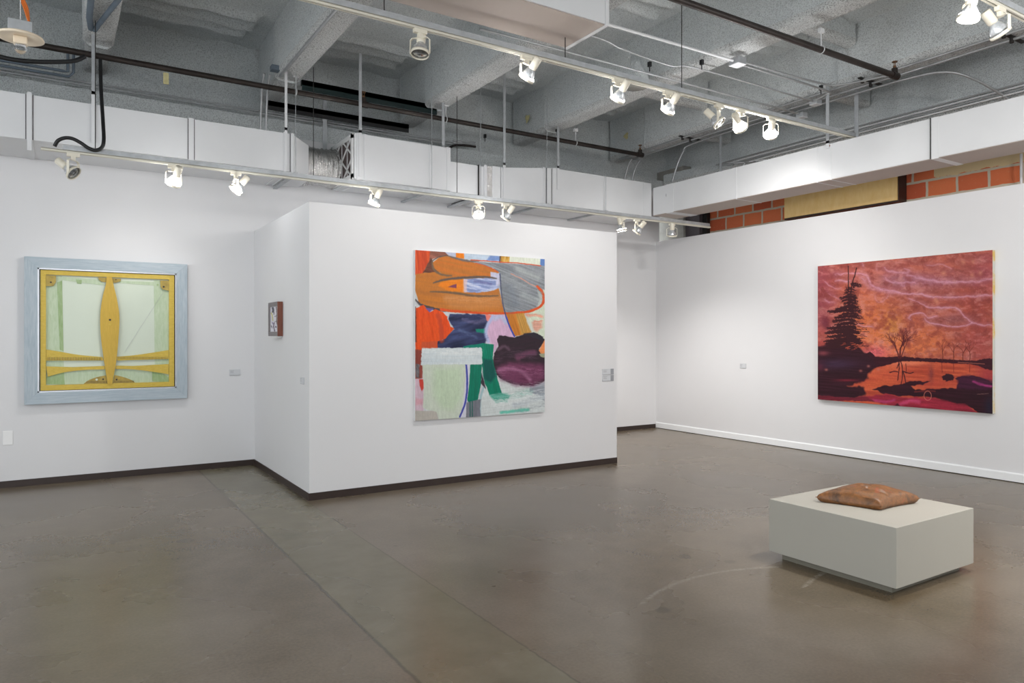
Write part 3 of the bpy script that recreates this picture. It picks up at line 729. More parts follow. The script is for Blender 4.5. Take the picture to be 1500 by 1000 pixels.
pipe('conduit', [(3.74, 5.16, 4.28), (4.3, 5.19, 4.28), (4.6, 5.26, 4.28), (5.2, 5.24, 4.24), (5.6, 5.22, 4.28), (7.52, 5.22, 4.28)], .009, 'conduit', 'sagging cable and conduit ending at a small steel box', 'conduit', 'conduits across the ceiling', sm=True)
pipe('conduit', [(3.2, 5.60, 4.28), (7.80, 5.60, 4.28)], .011, 'conduit', 'conduit just behind the long light track', 'conduit', 'conduits across the ceiling')
def jbox(x, y, z, s, label, mat='galv'):
    t = thing('junction_box', label, 'box', (x, y, z), 'steel junction boxes')
    MB().box(-s, s, -s, s, 0, s*1.1).build('box_body', M[mat], t, bevel=.003)
    MB().box(-s*1.04, s*1.04, -s*1.04, s*1.04, -.006, -.001).build('cover_plate', M['duct' if mat == 'galv' else mat], t)
    return t
jbox(5.79, 4.88, 4.25, .06, 'grey junction box with a pale cover on the conduit over the long track')
jbox(7.56, 5.22, 4.25, .05, 'small steel box where the sagging conduit ends')
jbox(7.83, 5.60, 4.24, .05, 'small steel box at the right end of the straight conduit')
jbox(3.42, 5.05, 4.23, .06, 'small pale box at the right corner of the tan duct box')
jbox(2.13, 5.02, 4.15, .06, 'small cream covered box left of the tan duct box')
jbox(1.98, 7.95, 4.40, .045, 'small grey box at the foot of the conduit on the second beam', 'greyc')
# conduits along the beam at right
for i, (x, z, mt, lab) in enumerate(((7.50, 4.335, 'conduit', 'leftmost of the long conduits strapped under the right-hand beam'), (7.66, 4.325, 'conduit', 'middle long conduit strapped under the right-hand beam'), (7.83, 4.335, 'conduit', 'rightmost long conduit strapped under the right-hand beam'))):
    pts = [(x, -.5, z), (x, 7.9-.2*i, z), (x-.06, 8.3, z-.1), (x-.1, 8.45, z-.45)] if i != 2 else [(8.62, 3.5, 3.9), (8.5, 3.6, 4.04), (8.2, 3.76, 4.22), (7.98, 3.95, 4.32), (7.86, 4.3, z), (7.83, 5.2, z), (7.83, 7.3, z), (7.80, 7.6, z-.12), (7.75, 7.75, z-.5)]
    pipe('conduit', pts, .014, mt, lab, 'conduit', 'conduits under the right-hand beam', sm=True)
for i, y in enumerate((3.2, 4.6, 6.0, 7.3)):
    m = MB().box(7.44, 7.90, y-.02, y+.02, 4.350, 4.362); m.tube([(7.50, y, 4.31), (7.50, y, 4.36)], .02, 8).tube([(7.66, y, 4.30), (7.66, y, 4.36)], .02, 8)
    tag(m.build('conduit_clamp', M['darkgap']), 'dark clamp holding the conduits under the right-hand beam', 'clamp', 'conduit clamps')
# cable bundle along the upper right wall
for i in range(4):
    pipe('cable_run', [(8.50-.012*i, -.9, 4.15-.032*i), (8.50-.012*i, 6.9-.2*i, 4.15-.032*i), (8.46, 7.2-.2*i, 4.05-.02*i), (8.40, 7.4-.2*i, 3.70)], .009, 'duct' if i % 2 else 'conduit', 'pale cable in the bundle along the top of the right wall', 'cable', 'cables over the right duct', 8, True)
# conduits on the back wall
for i in range(2):
    pipe('conduit', [(XL+.1, 8.78, 4.19-.03*i), (4.1, 8.78, 4.19-.03*i), (4.6, 8.78, 4.22-.03*i), (4.95, 8.78, 4.24-.03*i)], .010, 'conduit', 'conduit along the back wall above the left duct', 'conduit', 'conduits on the back wall', 8, True)
pipe('conduit', [(4.95, 8.78, 4.18), (4.6, 8.74, 4.14), (4.45, 8.72, 4.0), (4.40, 8.72, 3.75)], .016, 'rust', 'dark bent conduit behind the low duct section', 'conduit', sm=True)
# dark steel angles crossing the beams
tag(MB().box(2.32, 4.02, 8.12, 8.17, 4.36, 4.42).box(2.32, 4.02, 8.12, 8.125, 4.30, 4.42).build('strut_beam', M['darkgreen']), 'dark green steel bar between the second and third beams', 'bar', 'dark steel bars at the ceiling')
tag(MB().box(2.05, 3.86, 8.62, 8.67, 4.22, 4.28).box(2.05, 3.86, 8.62, 8.625, 4.17, 4.28).build('strut_beam', M['black']), 'black steel bar nearest the back wall, behind the sprinkler pipe', 'bar', 'dark steel bars at the ceiling')
for (x, y, z, lab) in ((3.99, 8.14, 4.33, 'black beam clamp at the end of the dark green bar'), (5.80, 8.0, 4.34, 'black beam clamp where the third beam meets the pipe'), (5.0, 8.6, 4.28, 'black clamp near the back wall left of the third beam'), (5.62, 5.20, 4.33, 'black clamp on the conduit above the middle of the long track'), (5.22, 5.55, 4.34, 'black clamp over the straight conduit behind the long track'), (7.34, 5.0, 4.33, 'black clamp beside the small steel box')):
    tag(MB().box(x-.014, x+.014, y-.018, y+.018, z-.01, z+.04).tube([(x, y, z-.06), (x, y, z+.04)], .006, 6).build('beam_clamp', M['black']), lab, 'clamp', 'black beam clamps')
# first beam conduits
pipe('conduit', [(.22, -1.0, 4.33), (.22, 7.35, 4.33), (.24, 7.6, 4.33)], .026, 'greyc', 'thick grey conduit on the left side of the first ceiling beam', 'conduit', 'grey conduits on the first beam')
pipe('conduit', [(.46, -1.0, 4.33), (.46, 6.55, 4.33), (.44, 6.7, 4.33), (.30, 7.45, 4.33), (.27, 7.6, 4.32)], .022, 'greyc', 'grey conduit that crosses diagonally under the first ceiling beam', 'conduit', 'grey conduits on the first beam')
pipe('conduit', [(2.02, -1.0, 4.33), (2.02, 7.9, 4.33)], .016, 'conduit', 'thin conduit along the underside of the second ceiling beam', 'conduit')
for i in range(2):
    pipe('conduit', [(-2.5, 8.72, 4.20+.05*i), (.08-.05*i, 8.72, 4.20+.05*i), (.12-.05*i, 8.72, 4.25), (.12-.05*i, 8.72, 4.50)], .014, 'greyc', 'grey conduit turning up into the dark bay at top left', 'conduit', 'grey conduits in the left bay')
for i in range(2):
    pipe('conduit', [(1.90+.06*i, 8.1, 4.40), (1.90+.06*i, 8.2, 4.3), (1.90+.06*i, 8.3, 3.7)], .012, 'conduit', 'thin conduit dropping beside the second beam to the duct', 'conduit', 'drop conduits by the second beam')
# black cable feeding the track
pts = [(-.9, 7.8, 4.1), (-.4, 7.78, 3.98), (.05, 7.8, 4.05), (.2, 7.83, 4.14)]
pipe('black_cable', pts, .020, 'black', 'black cable drooping behind the ceiling lampholder', 'cable', sm=True)
def tp(u, v, y): return onY(u, v, y)
pts = [tp(147, 88, 7.80), tp(148, 130, 7.66), tp(151, 180, 7.50), tp(152, 205, 7.395), tp(149, 216, 7.385), tp(140, 220, 7.385), tp(130, 217, 7.385), tp(118, 209, 7.385), tp(106, 203, 7.385), tp(95, 202, 7.39), tp(85, 206, 7.40), tp(80, 214, 7.42)]
pipe('black_cable', pts, .016, 'black', 'thick black cable curling down from the pipe to the end of the track', 'cable', sm=True)

# ceiling lampholder upper left
def at(u, v, k): d = ray(u, v); return (d[0]*k, d[1]*k, EYE+d[2]*k)
lx, ly, lz = at(30, 57, 4.9)
lh = thing('ceiling_lampholder', 'round cream lampholder with a clear bulb hanging at the top left', 'lamp', (lx, ly, lz))
MB().lathe([(0, .028), (.10, .028), (.135, .018), (.14, .004), (.13, 0), (.10, .008), (.06, .012), (0, .012)], 40).build('porcelain_plate', M['cream'], lh)
MB().box(-.04, .04, -.035, .035, -.04, .012).build('bulb_socket', M['cream'], lh, bevel=.006)
MB().lathe([(.030, -.04), (.036, -.055), (.036, -.075), (.026, -.094), (.010, -.102), (0, -.103)], 24).build('bulb', M['glass'], lh)
MB().box(-.07, .07, -.05, .05, .030, .115).build('mounting_box', M['galv'], lh, bevel=.004)
MB().tube([(.0, 0, .115), (0, 0, .70)], .003, 6).build('support_wire', M['card'], lh)
for i in range(3):
    o = MB().tube(smooth_path([(.05, -.01+.012*i, .11), (.02+.01*i, 0, .22), (-.01+.008*i, .01, .32), (0, .012*i, .5), (.0, 0, 1.4)]), .006, 8).build('supply_cable', M['orange'], lh); o['label'] = 'orange cable'

# unseen lit lampholders, added as fill for the ceiling and walls
for (x, y, e, lab) in ((.9, 1.2, 34, 'added fill lampholder above the viewer, out of the picture'), (3.9, .2, 34, 'added fill lampholder above and right of the viewer'), (6.8, 1.1, 60, 'added fill lampholder beyond the right edge of the picture'), (-2.7, 5.0, 16, 'added fill lampholder beyond the left edge of the picture')):
    q = thing('ceiling_lampholder', lab, 'lamp', (x, y, 3.35), 'added fill lampholders beyond the picture')
    for ch in list(lh.children):
        if ch.name.startswith(('supply',)): continue
        c2 = ch.copy(); C.objects.link(c2); c2.parent = q
        if c2.name.startswith('bulb.') or ch.name == 'bulb': c2.data = ch.data.copy(); c2.data.materials[0] = M['glowbody']
    L = bpy.data.lights.new('added_fill_light', 'POINT'); L.energy = e; L.shadow_soft_size = .12; L.color = (1, .98, .95)  # added fill light under each unseen lampholder
    lo = bpy.data.objects.new('added_fill_light', L); C.objects.link(lo); lo.parent = q; lo.location = (0, 0, -.24)

# round metal cap behind the long track
cp = thing('round_drum_fixture', 'grey round metal drum under the ceiling behind the long light track', 'fixture', (5.38, 5.95, 4.28))
MB().lathe([(0, .0), (.15, 0), (.155, .01), (.14, .10), (.06, .22), (.05, .32), (0, .32)], 32).build('drum_body', M['spray'], cp)
MB().lathe([(0, -.002), (.145, -.002), (.145, -.012), (0, -.012)], 32).build('drum_cover', M['concrete'], cp)

# small yellow patches stuck on the ceiling steel
for (p, lab) in ((onX(236, 104, 1.02), 'small yellow tag hanging under the long pipe near the left'),):
    pass
tag(MB().box(.88, .93, 7.955, 7.96, 4.05, 4.165).build('yellow_tag', M['yellow']), 'small yellow tag hanging from the long sprinkler pipe near the left', 'tag')
def blob(c, r, nrm, lab):
    m = MB(); vs = []; n_ = 14
    for k in range(n_):
        a = 2*math.pi*k/n_; rr = r*(1+.25*math.sin(3*a+c[0])+.12*math.cos(5*a)); vs.append((c[0], c[1]+rr*math.cos(a), c[2]+rr*math.sin(a)))
    m.add(vs+[(c[0]-.015, c[1], c[2])], [(k, (k+1) % n_, n_) for k in range(n_)], True)
    tag(m.build('foam_patch', M['yellow']), lab, 'patch', 'yellow foam patches on the beams')
blob((5.64, 8.5, 4.62), .055, None, 'yellow foam patch on the side of the beam behind the long bright strap')
blob((7.50, 8.5, 4.65), .05, None, 'yellow foam patch on the beam side near the far corner')

# tan board box on the brick wall
tb = thing('panel_box', 'tan board box fixed high on the brick wall behind the right duct', 'box', (8.62, 5.62, 3.38))
MB().box(-.02, -.005, -.79, .81, -.215, .34).build('board_face', M['tanpanel'], tb)
MB().box(-.005, .17, -.80, .82, -.235, .35).build('dark_casing', M['bbdark'], tb)

# conduit in front of the brick at far right
pipe('upright_conduit', [onX(1496, 225, 8.70), (8.70, onX(1496, 225, 8.70)[1], 3.0)], .014, 'duct', 'white vertical conduit on the brick wall at the right edge', 'conduit')

# ================================================================= ARTWORKS
def to_abs(u, v): return (u-600)*7.143, (v-360)*7.143
def paint_abs(ax, ay):
    c = Canvas(ax, ay, (202, 208, 212))
    c.blend(np.ones(ax.shape), (204, 208, 212), .06, 70, 260, 30, 3)
    P = c.poly; S = c.stroke
    P([(40,20),(260,30),(260,110),(190,190),(140,290),(40,310)], (212,76,40), 8, 6, var=.15, ang=85, sl=200, sw=12, seed=2, col2=(226,96,50), k2=.8)
    P([(215,45),(370,60),(410,105),(260,130),(200,160)], (158,100,84), 10, 8, var=.25, ang=20, seed=3)
    P([(360,55),(490,65),(490,120),(420,105)], (186,192,214), 8, 5, var=.08, seed=4)
    P([(225,120),(150,255),(130,285),(340,275),(330,230),(250,180)], (108,66,52), 12, 8, var=.2, ang=15, seed=5)
    P([(570,75),(940,95),(940,158),(700,150),(570,132)], (196,212,230), 6, 4, var=.07, ang=10, seed=6)
    P([(800,152),(845,105),(945,105),(942,160)], (128,156,212), 16, 6, var=.1, ang=-20, seed=7)
    P([(485,65),(570,75),(570,136),(485,122)], (240,132,24), 4, 3, var=.05, ang=90, seed=8)
    P([(1045,108),(1372,122),(1366,200),(1042,176)], (226,232,216), 5, 4, var=.06, ang=88, sl=90, sw=8, seed=9)
    P([(945,100),(1050,108),(1045,180),(940,172)], (216,160,62), 5, 4, var=.25, ang=90, sl=100, sw=10, seed=10, col2=(230,190,110))
    S([(950,100),(945,172)], 14, (92,78,82), 5, 2, seed=11)
    P([(1368,128),(1420,132),(1420,215),(1366,205)], (98,132,192), 5, 4, var=.1, ang=90, seed=12)
    # pale greens at right
    P([(1380,440),(1425,440),(1425,1010),(1290,920),(1250,820),(1200,700)], (214,224,204), 14, 10, var=.06, seed=13, ang=60)
    # grey field
    P([(620,166),(940,178),(1425,208),(1425,470),(1395,450),(1408,560),(1340,640),(1200,698),(1000,706),(965,520),(946,290),(870,232)], (134,139,146), 6, 5, var=.10, ang=22, sl=240, sw=9, seed=14, col2=(160,165,170), k2=.5)
    S([(1130,240),(1250,300),(1340,330)], 70, (188,192,192), 40, 6, alpha=.55, var=.12, ang=22, sl=160, sw=8, seed=15)
    S([(1190,520),(1260,560),(1360,570)], 60, (182,188,190), 40, 6, alpha=.5, var=.15, ang=25, sl=160, sw=8, seed=16)
    S([(1050,420),(1080,520),(1110,600)], 80, (120,128,140), 50, 6, alpha=.5, var=.1, ang=70, seed=17)
    P([(1340,460),(1400,520),(1400,600),(1320,650),(1360,570)], (196,204,198), 14, 6, seed=18, alpha=.8)
    # tan ovals
    P([(62,292),(280,272),(420,312),(560,330),(900,322),(942,480),(990,700),(700,704),(420,690),(210,650),(95,590),(55,450)], (190,118,56), 6, 4, curve=False, var=.05, ang=8, sl=300, sw=22, seed=19, col2=(204,124,48), k2=.4)
    P([(236,180),(300,125),(380,104),(500,130),(640,166),(860,230),(938,280),(900,330),(560,332),(400,312),(300,275),(245,225)], (194,120,54), 6, 3, var=.05, ang=12, sl=300, sw=20, seed=20, col2=(210,116,44), k2=.3)
    P([(360,505),(960,520),(985,640),(700,665),(420,640),(350,560)], (202,136,80), 40, 10, alpha=.7, var=.06, ang=3, seed=21)
    P([(340,370),(560,342),(580,486),(400,470),(300,420)], (234,132,32), 20, 6, var=.06, seed=22)
    P([(402,426),(490,398),(490,446)], (128,66,92), 8, 4, seed=23)
    P([(566,346),(860,332),(930,288),(946,300),(940,440),(880,468),(700,490),(575,484)], (146,162,212), 9, 6, var=.22, ang=8, sl=120, sw=16, seed=24, col2=(206,212,234), k2=.9)
    S([(680,370),(780,385),(850,400)], 22, (108,108,160), 16, 5, alpha=.7, seed=25)
    P([(850,272),(945,288),(948,420),(900,420),(905,345),(850,320)], (204,204,228), 10, 6, var=.05, seed=26)
    P([(560,350),(600,350),(600,480),(560,480)], (226,196,196), 18, 6, alpha=.8, seed=27)
    # dark lines
    S([(250,388),(330,362),(450,342),(650,328),(800,326),(908,340)], 24, (98,86,82), 12, 3, taper=.5, seed=28)
    S([(215,480),(380,484),(520,500),(650,520),(780,526),(925,520)], 24, (116,92,72), 13, 3, taper=.45, seed=29)
    S([(400,104),(480,130),(560,150),(640,160),(720,160)], 22, (116,102,98), 10, 4, taper=.5, seed=30)
    S([(236,170),(246,230),(290,280),(360,306),(440,312)], 22, (120,98,78), 14, 4, taper=.4, seed=31)
    S([(235,160),(310,115),(400,102)], 12, (110,90,80), 7, 3, seed=32)
    S([(56,560),(110,610),(200,648),(300,668),(400,684)], 32, (84,74,76), 10, 6, taper=.6, seed=33)
    # red outline
    S([(640,148),(800,158),(950,170),(1160,182),(1370,208)], 10, (222,88,52), 5, 3, seed=34)
    S([(690,180),(800,212),(870,240),(920,268)], 9, (214,92,56), 5, 3, seed=35)
    S([(1060,290),(1180,350),(1250,390),(1330,430)], 9, (222,160,140), 6, 5, seed=36)
    S([(1335,425),(1385,480),(1404,550),(1380,620),(1310,665),(1200,694),(1000,706),(800,704),(560,690),(420,678),(330,664)], 26, (222,88,42), 6, 5, var=.08, seed=37)
    # lower middle
    P([(420,716),(600,712),(790,716),(825,790),(790,862),(815,960),(800,1010),(770,1045),(560,1068),(285,1072),(280,990),(350,985),(420,915),(465,870),(400,760)], (40,46,80), 12, 8, var=.2, ang=-12, sl=260, sw=50, seed=38, col2=(74,84,128), k2=.5)
    S([(560,770),(680,800),(790,780)], 34, (120,112,146), 24, 8, alpha=.55, ang=-20, var=.3, seed=39)
    S([(520,880),(620,920),(700,960)], 26, (96,112,150), 18, 8, alpha=.6, seed=40)
    P([(690,868),(786,868),(790,912),(700,905)], (24,132,112), 12, 6, seed=41)
    P([(790,716),(866,724),(828,800),(800,770)], (236,132,120), 8, 6, seed=42)
    P([(860,728),(1002,716),(1050,830),(1100,960),(960,955),(910,1060),(880,1135),(868,1020),(812,1014),(788,890),(820,800)], (216,178,208), 8, 6, var=.06, ang=75, seed=43)
    S([(870,740),(815,830),(795,900),(820,1000)], 30, (176,190,230), 22, 6, alpha=.9, seed=44)
    S([(890,760),(960,740),(1010,800)], 40, (180,196,226), 30, 6, alpha=.8, seed=45)
    P([(1008,716),(1190,702),(1240,820),(1276,900),(1180,930),(1096,950),(1040,830)], (202,124,46), 6, 5, var=.12, ang=72, sl=200, sw=9, seed=46)
    P([(1110,712),(1200,706),(1270,900),(1170,935)], (204,160,84), 18, 6, alpha=.8, var=.2, ang=72, sl=200, sw=7, seed=47)
    S([(1212,716),(1250,790),(1290,890)], 20, (206,216,206), 8, 5, seed=48)
    S([(1225,722),(1330,726),(1385,745),(1370,780),(1310,790)], 30, (236,150,128), 22, 10, alpha=.75, var=.3, seed=49, dry=.3); P([(1285,790),(1380,800),(1395,850),(1330,900),(1290,880)], (236,150,130), 26, 12, alpha=.7, var=.3, seed=149); S([(1240,790),(1290,900)], 30, (222,226,216), 18, 8, alpha=.7, seed=150)
    S([(946,292),(955,430),(975,600),(1010,740),(1050,850),(1098,945)], 13, (70,76,108), 6, 3, seed=50)
    S([(1010,740),(1050,850),(1098,945)], 14, (48,72,178), 6, 3, seed=51)
    # red mass at left
    P([(66,650),(150,618),(210,690),(270,662),(350,690),(395,740),(425,850),(468,862),(420,915),(370,970),(290,1000),(292,1090),(60,1096)], (230,78,28), 6, 7, var=.08, ang=85, sl=180, sw=20, seed=52, col2=(238,92,36), k2=.4)
    S([(300,730),(330,850),(335,990)], 46, (190,72,48), 22, 8, alpha=.7, seed=53)
    S([(60,640),(64,900),(66,1000)], 16, (110,60,50), 8, 4, seed=54)
    P([(165,650),(250,656),(212,695)], (112,90,160), 8, 4, seed=55)
    P([(130,1000),(290,1000),(290,1075),(120,1085)], (190,88,64), 16, 8, alpha=.6, seed=56)
    # white lower right
    P([(890,1330),(960,1400),(1100,1455),(1260,1470),(1425,1440),(1425,1760),(735,1800),(745,1650),(770,1500),(830,1420)], (212,219,219), 8, 6, var=.05, ang=-8, sl=300, sw=14, seed=57)
    P([(1255,1450),(1425,1430),(1425,1640),(1340,1560),(1255,1530)], (150,156,168), 18, 8, alpha=.85, var=.25, ang=-12, sl=200, sw=8, seed=58)
    S([(1100,1660),(1250,1620),(1410,1570)], 50, (176,186,196), 34, 6, alpha=.7, var=.15, ang=-14, sl=200, sw=7, seed=59)
    # dark purple cloud
    P([(915,975),(935,935),(1010,945),(1100,962),(1200,925),(1290,910),(1370,935),(1420,985),(1360,1070),(1372,1130),(1420,1160),(1420,1400),(1370,1440),(1300,1462),(1200,1462),(1060,1440),(950,1392),(890,1330),(866,1240),(885,1130),(925,1050)], (60,42,54), 8, 10, var=.28, ang=-14, sl=200, sw=18, seed=60, col2=(44,36,42), k2=.5)
    P([(915,1270),(1040,1215),(1250,1225),(1410,1240),(1415,1400),(1290,1466),(1110,1452),(960,1392)], (126,66,100), 60, 10, var=.2, ang=10, sl=180, sw=14, seed=61, col2=(100,50,78), k2=.6)
    S([(930,1300),(1060,1285),(1180,1320),(1260,1400)], 36, (172,116,150), 26, 8, alpha=.7, var=.2, seed=62)
    S([(1130,1165),(1220,1130),(1300,1120)], 60, (124,70,100), 30, 8, alpha=.8, seed=63)
    S([(925,1085),(990,1050),(1040,1080)], 30, (122,92,112), 22, 6, alpha=.6, seed=64)
    P([(1190,915),(1300,905),(1400,950),(1400,1000),(1300,960)], (50,48,58), 8, 4, alpha=.8, seed=65)
    P([(1410,985),(1372,1060),(1352,1090),(1376,1130),(1425,1135),(1425,985)], (240,150,92), 8, 6, var=.1, seed=66)
    P([(1352,1130),(1420,1120),(1420,1170),(1370,1160)], (164,168,140), 8, 5, seed=67)
    # greens
    P([(560,1050),(770,1016),(790,1080),(560,1078)], (20,132,112), 8, 6, var=.1, seed=68)
    P([(758,1016),(882,1030),(868,1180),(905,1330),(964,1542),(836,1560),(776,1400),(756,1240)], (12,126,100), 5, 4, var=.16, ang=82, sl=300, sw=9, seed=69)
    P([(770,1180),(868,1190),(905,1360),(850,1440),(776,1380)], (16,76,76), 26, 8, alpha=.75, seed=70)
    P([(634,1238),(756,1240),(746,1450),(716,1605),(690,1632),(660,1640),(612,1634),(602,1600),(622,1450)], (14,122,98), 5, 4, var=.14, ang=93, sl=300, sw=10, seed=71)
    P([(755,1330),(800,1500),(765,1460),(745,1440)], (64,52,64), 8, 4, seed=72)
    P([(836,1556),(964,1538),(1050,1560),(1020,1630),(900,1640)], (70,164,142), 22, 8, alpha=.9, var=.14, ang=-5, sl=200, sw=8, seed=73)
    S([(960,1742),(1080,1730),(1240,1712)], 30, (96,190,168), 18, 6, alpha=.9, var=.15, ang=-4, sl=150, sw=6, seed=74)
    S([(775,1480),(750,1560),(735,1640),(738,1780)], 18, (150,190,200), 12, 4, alpha=.8, seed=75)
    P([(590,1640),(748,1600),(735,1700),(748,1800),(585,1812)], (122,124,134), 10, 5, var=.15, ang=90, seed=76)
    for xx in (632, 655): S([(xx, 1620), (xx+2, 1800)], 9, (20,96,84), 5, 2, seed=77+xx)
    # left strip
    P([(55,1085),(130,1085),(140,1240),(130,1420),(60,1400)], (150,72,62), 12, 8, var=.25, ang=85, seed=80)
    P([(62,1235),(104,1240),(100,1378),(66,1372)], (110,104,108), 7, 6, var=.3, ang=70, sl=30, sw=12, seed=81)
    P([(50,1390),(145,1385),(150,1730),(50,1735)], (212,184,198), 10, 8, var=.08, ang=85, seed=82)
    P([(98,1395),(150,1395),(146,1490),(130,1520),(112,1470)], (206,70,56), 8, 6, seed=83)
    P([(60,1600),(140,1600),(140,1660),(60,1660)], (216,150,160), 24, 8, alpha=.6, seed=84)
    P([(50,1722),(290,1728),(300,1830),(50,1840)], (188,182,174), 10, 5, var=.05, seed=85)
    # pale green cup
    P([(132,1238),(604,1236),(608,1420),(590,1600),(560,1700),(520,1800),(310,1830),(280,1735),(180,1712),(140,1690),(150,1500)], (206,215,200), 7, 5, var=.035, ang=88, sl=300, sw=16, seed=86)
    P([(250,1290),(540,1270),(545,1600),(450,1720),(330,1700),(250,1560)], (194,214,184), 70, 12, alpha=.8, var=.035, ang=88, sl=260, sw=18, seed=87)
    P([(600,1240),(634,1240),(622,1450),(604,1600),(596,1640),(590,1800),(540,1800)], (214,214,226), 6, 4, alpha=.9, seed=88)
    S([(592,1240),(603,1380),(600,1520),(580,1650),(525,1788)], 18, (66,72,168), 6, 3, seed=89)
    # white bar
    P([(128,1072),(300,1068),(752,1064),(762,1232),(640,1240),(300,1238),(118,1246)], (222,228,230), 5, 6, js=18, var=.05, ang=-1, sl=420, sw=7, seed=90, col2=(200,212,218), k2=.5)
    S([(560,770),(700,740),(790,760)], 40, (96,96,140), 30, 10, alpha=.5, var=.4, dry=.45, seed=160)
    S([(430,960),(600,930),(790,960)], 70, (58,64,104), 30, 10, alpha=.6, var=.4, dry=.45, seed=161)
    S([(930,1180),(1080,1120),(1300,1140)], 90, (92,66,86), 40, 12, alpha=.6, var=.4, dry=.42, seed=162)
    S([(940,1330),(1100,1290),(1380,1330)], 90, (158,96,132), 40, 12, alpha=.55, var=.3, dry=.45, seed=163)
    S([(960,1420),(1150,1470),(1380,1440)], 60, (196,186,196), 40, 12, alpha=.5, var=.3, dry=.45, seed=164)
    S([(900,1640),(1100,1610),(1400,1560)], 110, (226,232,232), 40, 12, alpha=.7, var=.1, dry=.40, seed=165)
    S([(960,1570),(1100,1560),(1260,1520)], 60, (130,186,174), 40, 12, alpha=.55, var=.2, dry=.42, seed=166)
    S([(1130,1720),(1300,1690),(1410,1650)], 60, (150,160,172), 40, 12, alpha=.6, var=.2, dry=.45, seed=167)
    S([(1000,330),(1150,420),(1330,520)], 150, (160,166,170), 60, 12, alpha=.5, var=.2, dry=.45, ang=28, seed=168)
    S([(980,420),(1010,560),(1060,660)], 90, (118,124,132), 50, 12, alpha=.5, var=.2, seed=169)
    S([(380,540),(640,560),(940,570)], 60, (212,150,96), 30, 10, alpha=.5, var=.2, dry=.42, seed=170)
    S([(160,1090),(450,1110),(740,1100)], 60, (236,240,240), 20, 6, alpha=.6, dry=.45, seed=171)
    n4 = fbm(ax/9, ay/30, 77, 3)[..., None]; c.c = c.c*(1+(n4-.5)*.10)
    return c.c

